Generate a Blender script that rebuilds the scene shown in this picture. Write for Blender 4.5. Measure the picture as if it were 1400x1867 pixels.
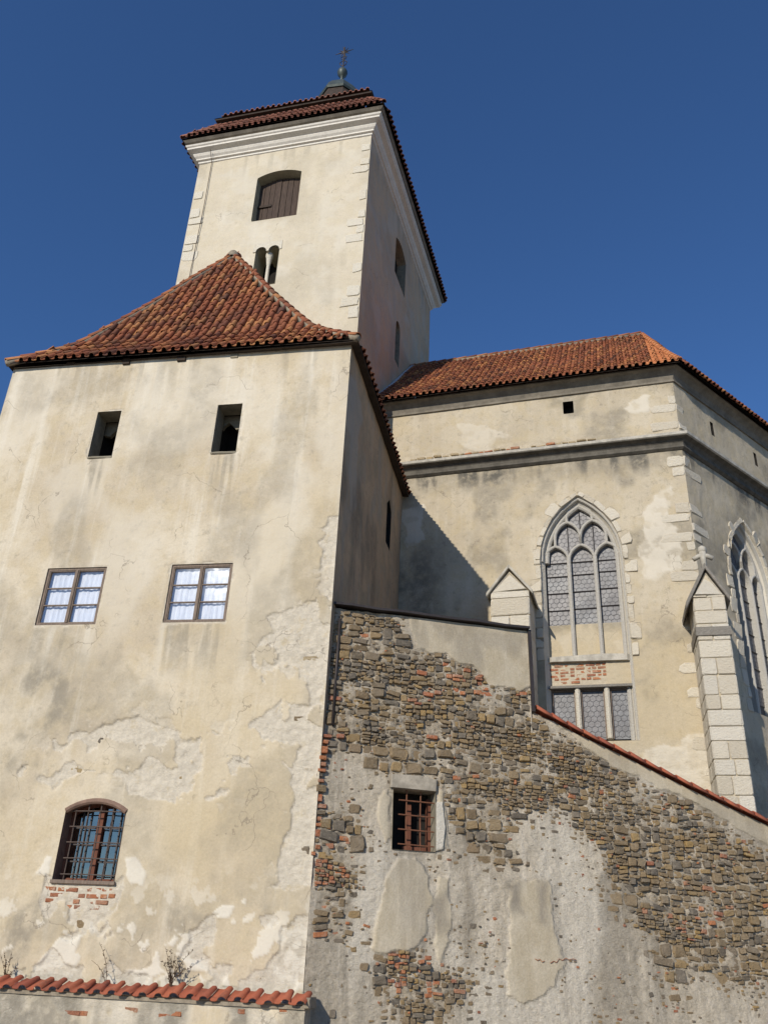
import bpy, bmesh, math, random
import numpy as np
from mathutils import Vector, Matrix
rad = math.radians
for o in list(bpy.data.objects): bpy.data.objects.remove(o)
scene = bpy.context.scene
COL = scene.collection

# ------------------------------------------------------------------ camera
FPX, TILT, ROLL, PW, PH = 1580.0, rad(27.35), rad(2.72), 1400.0, 1867.0
EYE = np.array([0, 0, 1.6])
_r0 = np.array([1, 0, 0.]); _u0 = np.array([0, -math.sin(TILT), math.cos(TILT)])
CF = np.array([0, math.cos(TILT), math.sin(TILT)])
CR = math.cos(ROLL)*_r0 + math.sin(ROLL)*_u0
CU = math.cos(ROLL)*_u0 - math.sin(ROLL)*_r0
cd = bpy.data.cameras.new('camera'); cam = bpy.data.objects.new('camera', cd); COL.objects.link(cam)
cd.sensor_fit = 'VERTICAL'; cd.sensor_height = 36.0; cd.lens = 36.0*FPX/PH
cd.clip_start = 0.1; cd.clip_end = 5000
cam.matrix_world = Matrix(((CR[0], CU[0], -CF[0], EYE[0]), (CR[1], CU[1], -CF[1], EYE[1]), (CR[2], CU[2], -CF[2], EYE[2]), (0, 0, 0, 1)))
scene.camera = cam

# ------------------------------------------------------------------ sky, sun, exposure
SUN_AZ, SUN_EL = 211.5, 25.8          # compass bearing (from +Y, clockwise) and height of the sun
world = bpy.data.worlds.new('World'); scene.world = world; world.use_nodes = True
wn = world.node_tree; wn.nodes.clear()
sky = wn.nodes.new('ShaderNodeTexSky'); sky.sky_type = 'NISHITA'; sky.sun_disc = False
sky.sun_elevation = rad(SUN_EL); sky.sun_rotation = rad(SUN_AZ)
sky.altitude = 500; sky.air_density = 1.0; sky.dust_density = 0.0; sky.ozone_density = 9.5
bgn = wn.nodes.new('ShaderNodeBackground'); bgn.inputs['Strength'].default_value = 0.118
won = wn.nodes.new('ShaderNodeOutputWorld')
wn.links.new(sky.outputs[0], bgn.inputs[0]); wn.links.new(bgn.outputs[0], won.inputs[0])
sd = bpy.data.lights.new('sun', 'SUN'); sd.energy = 3.9; sd.angle = rad(0.5); sd.color = (1.0, 0.93, 0.82)
sun = bpy.data.objects.new('sun', sd); COL.objects.link(sun)
_a = rad(SUN_AZ-180); _e = rad(SUN_EL)
sun.rotation_euler = Vector((math.sin(_a)*math.cos(_e), math.cos(_a)*math.cos(_e), -math.sin(_e))).to_track_quat('-Z', 'Y').to_euler()
sun.location = (-20, -30, 40)
vs = scene.view_settings; vs.view_transform = 'Standard'; vs.look = 'None'; vs.gamma = 1.0; vs.exposure = 0.1; vs.use_curve_mapping = False

# ------------------------------------------------------------------ numeric helpers
def az(a): return np.array([math.sin(rad(a)), math.cos(rad(a)), 0.0])
class Wall:
    """A wall plane: u runs to the right, n points outwards, k is the batter (lean back per metre of height)."""
    def __init__(s, P, a, k=0.0): s.P = np.array([P[0], P[1], 0.0]); s.a = a; s.u = az(a); s.n = az(a+90); s.k = k
    def pt(s, u, z, d=0.0):
        p = s.P + s.u*u + s.n*(d - s.k*z); return np.array([p[0], p[1], z])
    def off(s, d): return Wall(s.P + s.n*d, s.a, s.k)
    def px(s, x, y, d=0.0):
        r = CF + CR*(x-PW/2)/FPX - CU*(y-PH/2)/FPX
        N = s.n + np.array([0, 0, s.k]); P = s.P + s.n*d
        p = EYE + r*(((P-EYE)@N)/(r@N)); return (float((p-s.P)@s.u), float(p[2]))
    def pxs(s, pts, d=0.0): return [s.px(x, y, d) for x, y in pts]
    def co(s, p): q = np.array(p)-s.P; return float(q@s.u), float(q@s.n)

def _h(ix, iy, seed):
    n = (ix.astype(np.int64)*374761393 + iy.astype(np.int64)*668265263 + seed*974634777) & 0xffffffff
    n = ((n ^ (n >> 13))*1274126177) & 0xffffffff
    n = (n ^ (n >> 16)) & 0xffff
    return n/65535.0
def vnoise(x, y, seed=0):
    x = np.asarray(x, float); y = np.asarray(y, float)
    ix = np.floor(x); iy = np.floor(y); fx = x-ix; fy = y-iy
    fx = fx*fx*(3-2*fx); fy = fy*fy*(3-2*fy)
    a = _h(ix, iy, seed); b = _h(ix+1, iy, seed); c = _h(ix, iy+1, seed); d = _h(ix+1, iy+1, seed)
    return (a*(1-fx)+b*fx)*(1-fy) + (c*(1-fx)+d*fx)*fy
def fbm(x, y, octv=4, seed=0):
    t = 0; a = 0.5; s = 0
    for i in range(octv):
        t = t + a*vnoise(np.asarray(x)*2**i + 17.3*i, np.asarray(y)*2**i - 9.1*i, seed+i); s += a; a *= .5
    return t/s
def sm(x, a, b): t = np.clip((x-a)/(b-a), 0, 1); return t*t*(3-2*t)
def poly_sd(X, Y, poly):
    X = np.asarray(X, float); Y = np.asarray(Y, float)
    d = np.full(X.shape, 1e9); ins = np.zeros(X.shape, bool); n = len(poly)
    for i in range(n):
        ax, ay = poly[i]; bx, by = poly[(i+1) % n]
        ex, ey = bx-ax, by-ay; L = ex*ex+ey*ey+1e-12
        t = np.clip(((X-ax)*ex+(Y-ay)*ey)/L, 0, 1)
        d = np.minimum(d, (X-ax-t*ex)**2+(Y-ay-t*ey)**2)
        c = ((ay > Y) != (by > Y))
        with np.errstate(divide='ignore', invalid='ignore'):
            xi = ex*(Y-ay)/(ey if ey != 0 else 1e-12)+ax
        ins ^= c & (X < xi)
    d = np.sqrt(d); return np.where(ins, -d, d)
def nearest_on_poly(x, y, poly):
    best = None; n = len(poly)
    for i in range(n):
        ax, ay = poly[i]; bx, by = poly[(i+1) % n]; ex, ey = bx-ax, by-ay
        t = max(0, min(1, ((x-ax)*ex+(y-ay)*ey)/(ex*ex+ey*ey+1e-12))); q = (ax+t*ex, ay+t*ey)
        dd = (q[0]-x)**2+(q[1]-y)**2
        if best is None or dd < best[0]: best = (dd, q)
    return best[1]
def region(U, Z, poly, jit=0.12, fr=3.0, seed=0, soft=0.02):
    """soft-edged ragged mask of a polygon"""
    du = (fbm(U*fr, Z*fr, 5, seed)-.5)*2*jit; dz = (fbm(U*fr+50, Z*fr+50, 5, seed+7)-.5)*2*jit
    return sm(-poly_sd(U+du, Z+dz, poly), -soft, soft)

# ------------------------------------------------------------------ object helpers
WORLD = {}
def link(o, parent=None, world=None):
    COL.objects.link(o); world = world or Matrix.Identity(4)
    o.matrix_basis = world; WORLD[o.name] = world
    if parent is not None:
        o.parent = parent; o.matrix_parent_inverse = WORLD[parent.name].inverted()
    return o
def obj(name, mesh, mat, parent=None, world=None):
    o = bpy.data.objects.new(name, mesh)
    if mat is not None and not mesh.materials: mesh.materials.append(mat)
    return link(o, parent, world)
def tag(o, label=None, category=None, group=None, kind=None):
    if label: o['label'] = label
    if category: o['category'] = category
    if group: o['group'] = group
    if kind: o['kind'] = kind
    return o
def thing(name, loc, label, category, group=None):
    e = bpy.data.objects.new(name, None); e.empty_display_size = 0.3
    link(e, None, Matrix.Translation(Vector([float(v) for v in loc]))); return tag(e, label, category, group)
def mesh_from(name, V, Fc, smooth=False):
    m = bpy.data.meshes.new(name); m.from_pydata([tuple(map(float, v)) for v in V], [], Fc)
    if smooth: m.polygons.foreach_set('use_smooth', [True]*len(m.polygons))
    m.update(); return m
class MB:
    def __init__(s): s.v = []; s.f = []
    def add(s, V, Fc):
        b = len(s.v); s.v.extend(V); s.f.extend([tuple(i+b for i in q) for q in Fc]); return s
    def box(s, W, u0, u1, z0, z1, d0, d1):
        V = [W.pt(u, z, d) for d in (d0, d1) for z in (z0, z1) for u in (u0, u1)]
        return s.add(V, [(0, 1, 3, 2), (4, 6, 7, 5), (0, 4, 5, 1), (2, 3, 7, 6), (0, 2, 6, 4), (1, 5, 7, 3)])
    def prism(s, W, poly, d0, d1):
        n = len(poly); V = [W.pt(u, z, d0) for u, z in poly]+[W.pt(u, z, d1) for u, z in poly]
        return s.add(V, [tuple(range(n))[::-1], tuple(range(n, 2*n))]+[(i, (i+1) % n, n+(i+1) % n, n+i) for i in range(n)])
    def strip(s, W, pa, da, pb, db):
        n = len(pa); V = [W.pt(u, z, da) for u, z in pa]+[W.pt(u, z, db) for u, z in pb]
        return s.add(V, [(i, (i+1) % n, n+(i+1) % n, n+i) for i in range(n)])
    def face(s, W, poly, d): return s.add([W.pt(u, z, d) for u, z in poly], [tuple(range(len(poly)))])
    def tube(s, pts, r, n=6, r1=None, caps=True):
        pts = [np.array(p, float) for p in pts]; m = len(pts); V = []
        for i, p in enumerate(pts):
            t = pts[min(i+1, m-1)]-pts[max(i-1, 0)]; t /= np.linalg.norm(t)+1e-9
            a = np.cross(t, [0, 0, 1.0]) if abs(t[2]) < .9 else np.cross(t, [1.0, 0, 0]); a /= np.linalg.norm(a); b = np.cross(t, a)
            rr = r if r1 is None else r+(r1-r)*i/(m-1)
            V += [p+rr*(math.cos(2*math.pi*k/n)*a+math.sin(2*math.pi*k/n)*b) for k in range(n)]
        Fc = [(i*n+k, i*n+(k+1) % n, (i+1)*n+(k+1) % n, (i+1)*n+k) for i in range(m-1) for k in range(n)]
        if caps: Fc += [tuple(range(n))[::-1], tuple(range((m-1)*n, m*n))]
        return s.add(V, Fc)
    def lathe(s, c, prof, n=16):
        V = [(c[0]+r*math.cos(2*math.pi*k/n+.2), c[1]+r*math.sin(2*math.pi*k/n+.2), z) for r, z in prof for k in range(n)]
        return s.add(V, [(i*n+k, i*n+(k+1) % n, (i+1)*n+(k+1) % n, (i+1)*n+k) for i in range(len(prof)-1) for k in range(n)])
    def sweep(s, W, line, hw, df, db, ch=.6, closed=False):
        """moulded bar following a line of (u,z) points on a wall plane"""
        L = [np.array(p, float) for p in line]; m = len(L); V = []
        prof = [(-hw, db), (-hw, df-hw*ch), (-hw*.35, df), (hw*.35, df), (hw, df-hw*ch), (hw, db)]; q = len(prof)
        for i in range(m):
            a = L[(i-1) % m] if closed else L[max(i-1, 0)]; b = L[(i+1) % m] if closed else L[min(i+1, m-1)]
            t0 = L[i]-a; t1 = b-L[i]
            t0 = t0/(np.linalg.norm(t0)+1e-9); t1 = t1/(np.linalg.norm(t1)+1e-9); t = t0+t1; t /= np.linalg.norm(t)+1e-9
            nn = np.array([-t[1], t[0]]); c = max(.5, abs(t@(t1 if np.linalg.norm(t1) > .5 else t0)))
            for x, d in prof: p = L[i]+nn*x/c; V.append(W.pt(p[0], p[1], d))
        R = m if closed else m-1
        Fc = [(i*q+k, ((i+1) % m)*q+k, ((i+1) % m)*q+k+1, i*q+k+1) for i in range(R) for k in range(q-1)]
        if not closed: Fc += [tuple(range(q)), tuple(range((m-1)*q, m*q))[::-1]]
        return s.add(V, Fc)
    def stone(s, W, out, df, db, rng, ch=.02, inner=.78, rough=.012):
        """an irregular dressed or rubble stone: outline in (u,z), front at df, back at db"""
        n = len(out); cu = sum(p[0] for p in out)/n; cz = sum(p[1] for p in out)/n
        tu, tz = (rng.uniform(-.16, .16), rng.uniform(-.2, .2)) if inner < .92 else (0, 0)
        V = [W.pt(u, z, db) for u, z in out] + [W.pt(u, z, df-ch) for u, z in out]
        for u, z in out:
            iu, iz = cu+(u-cu)*inner, cz+(z-cz)*inner
            V.append(W.pt(iu, iz, df+(iu-cu)*tu+(iz-cz)*tz+rng.uniform(-rough, rough)))
        V.append(W.pt(cu, cz, df+rng.uniform(0, rough)))
        Fc = [(i, (i+1) % n, n+(i+1) % n, n+i) for i in range(n)]+[(n+i, n+(i+1) % n, 2*n+(i+1) % n, 2*n+i) for i in range(n)]+[(2*n+i, 2*n+(i+1) % n, 3*n) for i in range(n)]
        return s.add(V, Fc)
    def mesh(s, name, smooth=False):
        return mesh_from(name, s.v, s.f, smooth)
    def build(s, name, mat, parent=None, smooth=False, bevel=0):
        m = s.mesh(name, smooth)
        bm = bmesh.new(); bm.from_mesh(m); bmesh.ops.recalc_face_normals(bm, faces=bm.faces)
        if bevel: bmesh.ops.bevel(bm, geom=bm.edges[:], offset=bevel, segments=1, affect='EDGES', clamp_overlap=True)
        bm.to_mesh(m); bm.free()
        if smooth: m.polygons.foreach_set('use_smooth', [True]*len(m.polygons))
        return obj(name, m, mat, parent)
def irr(cu, cz, w, h, rng, j=.1, cut=.16):
    """irregular eight-cornered outline filling about w by h"""
    a, b = w/2, h/2; o = []
    for sx, sz in ((-1, -1), (1, -1), (1, 1), (-1, 1)):
        c1 = rng.uniform(.03, cut)*w; c2 = rng.uniform(.05, cut*1.6)*h
        p1 = (cu+sx*(a-c1), cz+sz*b*(1-rng.uniform(0, j))); p2 = (cu+sx*a*(1-rng.uniform(0, j)), cz+sz*(b-c2))
        o += [p1, p2] if sx*sz < 0 else [p2, p1]
    return o
def grid_wall(name, W, us, zs, mat, parent, holes=(), disp=None, masks=None, top=None, keep=None):
    nu, nz = len(us), len(zs); U, Z = np.meshgrid(us, zs)
    if top is not None: Z = Z*top(U)
    D = disp(U, Z) if disp is not None else np.zeros(U.shape)
    M = masks(U, Z) if masks is not None else None
    cu = (U[:-1, :-1]+U[1:, 1:])/2; cz = (Z[:-1, :-1]+Z[1:, 1:])/2
    K = np.ones(cu.shape, bool)
    if keep is not None: K &= keep(cu, cz)
    Uf = U.copy(); Zf = Z.copy()
    for h in holes:
        sdv = poly_sd(U, Z, h); D = D*sm(sdv, 0, .07)
        ins = poly_sd(cu, cz, h) < 0; K &= ~ins
        iv = np.zeros(U.shape, bool); ov = np.zeros(U.shape, bool)
        for di in (0, 1):
            for dj in (0, 1):
                iv[di:nz-1+di, dj:nu-1+dj] |= ins; ov[di:nz-1+di, dj:nu-1+dj] |= ~ins
        for i, j in zip(*np.where(iv & ov)):
            q = nearest_on_poly(U[i, j], Z[i, j], h); Uf[i, j], Zf[i, j] = q
    P = W.P[None, None, :]+Uf[..., None]*W.u+(D-W.k*Zf)[..., None]*W.n; P[..., 2] = Zf
    idx = np.arange(nu*nz).reshape(nz, nu)
    a, b, c, d = idx[:-1, :-1][K], idx[:-1, 1:][K], idx[1:, 1:][K], idx[1:, :-1][K]
    Fc = np.stack([b, a, d, c], 1) if True else None
    m = bpy.data.meshes.new(name); m.from_pydata(P.reshape(-1, 3).tolist(), [], Fc.tolist())
    m.polygons.foreach_set('use_smooth', [True]*len(m.polygons))
    if M is not None:
        at = m.color_attributes.new('mask', 'FLOAT_COLOR', 'POINT')
        at.data.foreach_set('color', np.stack([x.ravel() for x in M], 1).astype(np.float32).ravel())
    m.update(); return obj(name, m, mat, parent)
def seq(a, b, st): return np.linspace(a, b, max(2, int(round((b-a)/st))+1))
def arch_poly(uc, w, z0, zs, rise, kind='pointed', n=10):
    """opening outline: jambs from z0 to the springing zs, then a pointed, round or segmental head"""
    pts = [(uc-w, z0), (uc+w, z0), (uc+w, zs)]
    if kind == 'pointed':
        R = (w*w+rise*rise)/(2*w); c = uc+w-R; th = math.atan2(rise, uc-c)
        rt = [(c+R*math.cos(th*i/n), zs+R*math.sin(th*i/n)) for i in range(1, n+1)]
        pts += rt+[(2*uc-u, z) for u, z in rt[::-1][1:]]
    else:
        R = (w*w+rise*rise)/(2*rise); a0 = math.asin(min(1, w/R)); cz = zs+rise-R
        pts += [(uc+R*math.sin(a0*(1-2*i/(2*n))), cz+R*math.cos(a0*(1-2*i/(2*n)))) for i in range(1, 2*n)]
    return pts+[(uc-w, zs)]

# ------------------------------------------------------------------ materials
class NT:
    def __init__(s, name):
        s.m = bpy.data.materials.new(name); s.m.use_nodes = True; s.t = s.m.node_tree; s.n = s.t.nodes; s.n.clear()
        s.out = s.n.new('ShaderNodeOutputMaterial'); s.b = s.n.new('ShaderNodeBsdfPrincipled'); s.l(s.b.outputs[0], s.out.inputs[0])
        s.geo = s.n.new('ShaderNodeNewGeometry'); s.pos = s.geo.outputs['Position']
    def l(s, a, b): s.t.links.new(a, b)
    def sock(s, i, v):
        if isinstance(v, (int, float)): i.default_value = v
        elif isinstance(v, tuple): i.default_value = v if len(v) == 4 or i.type != 'RGBA' else (*v, 1)
        else: s.l(v, i)
    def noise(s, scale, detail=4, rough=.55, stretch=None, off=0, dist=0):
        n = s.n.new('ShaderNodeTexNoise'); v = s.pos
        mp = s.n.new('ShaderNodeMapping'); s.l(v, mp.inputs[0]); mp.inputs['Location'].default_value = (off, off*.7, off*.3)
        if stretch: mp.inputs['Scale'].default_value = stretch
        s.l(mp.outputs[0], n.inputs['Vector']); n.inputs['Scale'].default_value = scale; n.inputs['Detail'].default_value = detail
        n.inputs['Roughness'].default_value = rough; n.inputs['Distortion'].default_value = dist; return n.outputs['Fac']
    def ramp(s, v, a, b, lo=0.0, hi=1.0):
        n = s.n.new('ShaderNodeMapRange'); n.interpolation_type = 'SMOOTHSTEP'; s.sock(n.inputs[0], v)
        n.inputs[1].default_value = a; n.inputs[2].default_value = b; n.inputs[3].default_value = lo; n.inputs[4].default_value = hi; return n.outputs[0]
    def math(s, op, a, b=0.0):
        n = s.n.new('ShaderNodeMath'); n.operation = op; s.sock(n.inputs[0], a); s.sock(n.inputs[1], b); return n.outputs[0]
    def mix(s, f, a, b, mode='MIX'):
        n = s.n.new('ShaderNodeMix'); n.data_type = 'RGBA'; n.blend_type = mode
        s.sock(n.inputs[0], f); s.sock(n.inputs[6], a); s.sock(n.inputs[7], b); return n.outputs[2]
    def cramp(s, v, stops):
        n = s.n.new('ShaderNodeValToRGB'); e = n.color_ramp.elements
        while len(e) < len(stops): e.new(.5)
        for k, (p, c) in zip(e, stops): k.position = p; k.color = (*c, 1)
        s.sock(n.inputs[0], v); return n.outputs[0]
    def rnd(s):
        oi = s.n.new('ShaderNodeObjectInfo'); return s.math('FRACT', s.math('ADD', oi.outputs['Random'], s.geo.outputs['Random Per Island']))
    def attr(s, name='mask'):
        a = s.n.new('ShaderNodeVertexColor'); a.layer_name = name
        x = s.n.new('ShaderNodeSeparateColor'); s.l(a.outputs[0], x.inputs[0]); return x.outputs[0], x.outputs[1], x.outputs[2], a.outputs[1]
    def bump(s, h, strength=.5, dist=.02, prev=None):
        n = s.n.new('ShaderNodeBump'); n.inputs['Strength'].default_value = strength; n.inputs['Distance'].default_value = dist
        s.l(h, n.inputs['Height'])
        if prev is not None: s.l(prev, n.inputs['Normal'])
        return n.outputs[0]
    def done(s, col, rough=.9, nrm=None, spec=.2):
        s.sock(s.b.inputs['Base Color'], col); s.sock(s.b.inputs['Roughness'], rough); s.b.inputs['Specular IOR Level'].default_value = spec
        if nrm is not None: s.l(nrm, s.b.inputs['Normal'])
        return s.m
def plaster_mat(name, ca, cb, bare, white, dirt, ochre, streak=.5, fine=.5):
    t = NT(name); R, G, B, A = t.attr()
    big = t.noise(.55, 5, .6); mid = t.noise(2.3, 6, .62, off=5); strk = t.noise(1.0, 5, .6, (3.2, 3.2, .22), off=9); fin = t.noise(26, 5, .65, off=3); blot = t.noise(6.5, 6, .7, off=13)
    c = t.mix(t.ramp(big, .36, .64), ca, cb)
    c = t.mix(t.math('MULTIPLY', t.ramp(mid, .42, .66), .6), c, ochre)
    c = t.mix(t.math('MULTIPLY', t.ramp(strk, .5, .72), streak), c, white)
    c = t.mix(t.math('MULTIPLY', t.ramp(blot, .52, .75), .42), c, dirt)
    c = t.mix(A, c, ochre)
    bc = t.mix(t.ramp(t.noise(9, 6, .7, off=21), .35, .65), bare, tuple(x*.84 for x in bare))
    bc = t.mix(t.math('MULTIPLY', t.ramp(t.noise(4, 5, .6, off=31), .55, .7), .7), bc, ochre)
    c = t.mix(R, c, bc)
    c = t.mix(G, c, t.mix(t.ramp(fin, .3, .7), white, tuple(x*.86 for x in white)))
    c = t.mix(t.math('MULTIPLY', B, t.ramp(t.noise(5, 6, .7, off=40), .25, .6, .35, 1)), c, dirt)
    c = t.mix(t.ramp(fin, .2, .8, .16, 0), c, (.1, .085, .06))
    vo = t.n.new('ShaderNodeTexVoronoi'); vo.feature = 'DISTANCE_TO_EDGE'; vo.inputs['Scale'].default_value = .55
    wv = t.n.new('ShaderNodeVectorMath'); wv.operation = 'ADD'; nz = t.n.new('ShaderNodeTexNoise'); nz.inputs['Scale'].default_value = 1.8; nz.inputs['Detail'].default_value = 6; t.l(t.pos, nz.inputs['Vector'])
    t.l(t.pos, wv.inputs[0]); t.l(nz.outputs['Color'], wv.inputs[1]); t.l(wv.outputs[0], vo.inputs['Vector'])
    ck = t.math('MULTIPLY', t.ramp(vo.outputs['Distance'], .0015, .006, 1, 0), t.ramp(t.noise(.9, 3, .5, off=77), .5, .6, 0, .5))
    c = t.mix(ck, c, (.16, .13, .10))
    n = t.bump(t.noise(3.5, 6, .6, off=2), .35, .05); n = t.bump(fin, fine, .012, n)
    n = t.bump(t.math('MULTIPLY', t.noise(18, 8, .75, (1, 1, 1.6), off=61), R), .8, .028, n)
    return t.done(c, .93, n, .1)
M = {}
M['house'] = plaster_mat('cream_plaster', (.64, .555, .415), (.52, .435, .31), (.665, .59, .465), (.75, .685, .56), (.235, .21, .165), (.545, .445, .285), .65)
M['side'] = plaster_mat('shade_browned_plaster', (.50, .345, .215), (.41, .285, .18), (.36, .32, .26), (.44, .39, .33), (.12, .10, .08), (.30, .25, .17), .25)  # house plaster browned in colour to carry the warm shade of its side
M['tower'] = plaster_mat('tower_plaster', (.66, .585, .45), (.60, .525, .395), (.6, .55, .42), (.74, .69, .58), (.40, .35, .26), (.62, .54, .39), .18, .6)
M['tower_side'] = plaster_mat('shade_tinted_tower_plaster', (.64, .435, .265), (.58, .39, .235), (.6, .55, .42), (.6, .54, .45), (.3, .26, .21), (.50, .41, .30), .18, .6)  # tower plaster with the brown of its shaded side put into the colour
M['chancel'] = plaster_mat('chancel_plaster', (.55, .475, .35), (.47, .40, .29), (.57, .49, .36), (.72, .655, .535), (.13, .12, .10), (.50, .41, .26), .2)
def wallstone_base():
    t = NT('rubble_mortar'); R, G, B, A = t.attr()
    fin = t.noise(34, 7, .72); mid = t.noise(7, 7, .7, off=4); big = t.noise(1.1, 5, .6, off=8)
    c = t.mix(t.ramp(big, .35, .65), (.72, .625, .48), (.60, .515, .39))
    c = t.mix(t.ramp(mid, .45, .7, 0, .6), c, (.45, .385, .285))
    c = t.mix(t.ramp(t.noise(19, 6, .75, off=24), .56, .7, 0, .7), c, (.36, .305, .225))
    c = t.mix(t.math('MULTIPLY', A, .8), c, (.78, .70, .565))
    c = t.mix(t.math('MULTIPLY', R, t.ramp(mid, .3, .62, .2, .75)), c, (.40, .325, .23))
    pl = t.mix(t.ramp(t.noise(2.6, 6, .65, (1, 1, .7), off=14), .38, .68), (.55, .475, .35), (.46, .385, .265))
    pl = t.mix(t.ramp(t.noise(2.5, 5, .65, (3, 3, .25), off=44), .54, .74, 0, .32), pl, (.34, .30, .235))
    c = t.mix(G, c, pl)
    c = t.mix(t.math('MULTIPLY', B, t.ramp(t.noise(6, 6, .7, off=40), .2, .6, .4, 1)), c, (.27, .235, .185))
    ng = t.math('SUBTRACT', 1.0, t.math('MULTIPLY', G, .8))
    c = t.mix(t.ramp(t.noise(70, 4, .6, off=71), .6, .72, 0, .55), c, (.24, .20, .15)); c = t.mix(t.math('MULTIPLY', ng, t.ramp(t.noise(1.6, 6, .65, (2.6, 2.6, .22), off=81), .52, .68, 0, .7)), c, (.80, .705, .56)); c = t.mix(t.math('MULTIPLY', ng, t.ramp(t.noise(1.5, 6, .7, (3.2, 3.2, .2), off=91), .52, .7, 0, .6)), c, (.36, .305, .23))
    c = t.mix(t.ramp(fin, .25, .75, .3, 0), c, (.09, .08, .06))
    rr = t.math('SUBTRACT', 1.0, G)
    n = t.bump(t.math('MULTIPLY', t.noise(21, 8, .78, (1, 1, 1.5), off=64), rr), .9, .05); n = t.bump(fin, .6, .02, n)
    return t.done(c, .95, n, .1)
M['rubble'] = wallstone_base()
def stone_mat(name, stops, dark=(.07, .065, .05), light=(.5, .46, .38), lam=.35):
    t = NT(name); r = t.rnd(); c = t.cramp(r, stops)
    a = t.noise(9, 6, .7); b = t.noise(38, 6, .7, off=5)
    c = t.mix(t.ramp(a, .5, .75, 0, lam), c, light); c = t.mix(t.ramp(b, .2, .5, .55, 0), c, dark)
    c = t.mix(t.ramp(t.noise(17, 7, .75, off=33), .55, .7, 0, lam), c, light)
    n = t.bump(t.noise(14, 7, .75, (1, 1, 1.8), off=7), .85, .05); n = t.bump(b, .7, .014, n)
    return t.done(c, .92, n, .15)
M['stone'] = stone_mat('rubble_stone', [(0, (.215, .158, .095)), (.18, (.29, .21, .12)), (.36, (.185, .155, .118)), (.52, (.335, .232, .115)), (.66, (.135, .115, .09)), (.8, (.235, .195, .145)), (.93, (.38, .252, .105)), (1, (.25, .185, .118))], light=(.50, .42, .31), lam=.36)
M['ochre_stone'] = stone_mat('ochre_stone', [(0, (.42, .31, .16)), (.5, (.36, .28, .17)), (1, (.46, .36, .22))])
M['brick'] = stone_mat('old_brick', [(0, (.40, .15, .075)), (.4, (.48, .20, .09)), (.7, (.32, .13, .075)), (1, (.42, .22, .13))], light=(.56, .45, .35), lam=.65)
M['ashlar'] = stone_mat('white_ashlar', [(0, (.62, .565, .46)), (.5, (.70, .64, .53)), (1, (.56, .51, .415))], dark=(.3, .265, .2), light=(.68, .64, .54), lam=.6)
M['cornerstone'] = stone_mat('worn_cornerstone', [(0, (.60, .535, .42)), (.5, (.66, .595, .475)), (1, (.54, .475, .365))], dark=(.34, .295, .22), light=(.66, .595, .475), lam=.6)
M['quoin'] = stone_mat('pale_quoin', [(0, (.69, .63, .51)), (.5, (.70, .64, .52)), (1, (.66, .595, .47))], dark=(.5, .45, .36), light=(.72, .66, .54), lam=.4)
M['tracery'] = stone_mat('grey_tracery_stone', [(0, (.50, .47, .41)), (1, (.50, .47, .41))], dark=(.2, .18, .15), light=(.58, .54, .47), lam=.4)
M['weathered'] = stone_mat('weathered_coping_stone', [(0, (.2, .185, .155)), (1, (.26, .235, .2))])
def tile_mat(name, stops, dirt=.5):
    t = NT(name); r = t.rnd(); c = t.cramp(r, stops)
    a = t.noise(7, 6, .7); b = t.noise(45, 5, .7, off=5); g = t.noise(1.3, 4, .6, off=11)
    c = t.mix(t.ramp(a, .5, .78, 0, dirt), c, (.055, .045, .038)); c = t.mix(t.ramp(b, .62, .8, 0, .5), c, (.38, .36, .28)); c = t.mix(t.ramp(g, .5, .75, 0, .45), c, (.10, .055, .04))
    return t.done(c, .85, t.bump(b, .5, .008), .25)
M['tile'] = tile_mat('old_roof_tile', [(0, (.31, .105, .05)), (.2, (.22, .075, .04)), (.38, (.38, .15, .062)), (.5, (.14, .056, .036)), (.68, (.28, .095, .046)), (.8, (.44, .20, .08)), (.92, (.11, .05, .036)), (1, (.29, .10, .048))])
M['tile_dark'] = tile_mat('dark_roof_tile', [(0, (.30, .125, .08)), (.3, (.21, .09, .062)), (.6, (.34, .145, .095)), (.8, (.16, .078, .058)), (1, (.28, .12, .08))], .4)
M['tile_new'] = tile_mat('new_roof_tile', [(0, (.45, .17, .07)), (.5, (.50, .205, .085)), (1, (.41, .145, .06))], .25)
M['tile_cope'] = tile_mat('coping_tile', [(0, (.30, .082, .044)), (.5, (.37, .11, .055)), (1, (.23, .065, .04))], .75)
def simple(name, col, rough=.85, var=.35, sc=12, spec=.2, metal=0, stretch=None):
    t = NT(name); a = t.noise(sc, 6, .65, stretch); b = t.noise(sc*5, 4, .6, stretch, off=3)
    c = t.mix(t.ramp(a, .3, .7), col, tuple(x*(1-var) for x in col)); c = t.mix(t.ramp(b, .3, .6, .3, 0), c, tuple(x*.5 for x in col))
    t.b.inputs['Metallic'].default_value = metal
    return t.done(c, rough, t.bump(b, .35, .008), spec)
M['cornice'] = simple('white_cornice', (.74, .69, .60), .9, .12, 3)
M['cove'] = simple('sooty_shaded_cove_plaster', (.24, .21, .165), .92, .4, 3)  # colour holds the tile overhang's shadow along with sooty grime
M['string'] = simple('string_course_stone', (.52, .48, .40), .9, .4, 4)
M['lintel'] = simple('grey_lintel_stone', (.44, .385, .30), .9, .4, 5)
M['sooty_shade'] = simple('sooty_shaded_stone', (.15, .135, .11), .92, .45, 4)  # near-black paints in the moulding's shadow, besides sooty staining
M['mortar'] = simple('ridge_mortar', (.34, .285, .21), .95, .4, 10)
M['wood'] = simple('grey_brown_wood', (.095, .066, .05), .8, .45, 6, .2, 0, (6, 6, .6))
M['frame'] = simple('weathered_window_wood', (.245, .185, .14), .75, .4, 8, .2, 0, (4, 4, .8))
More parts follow.
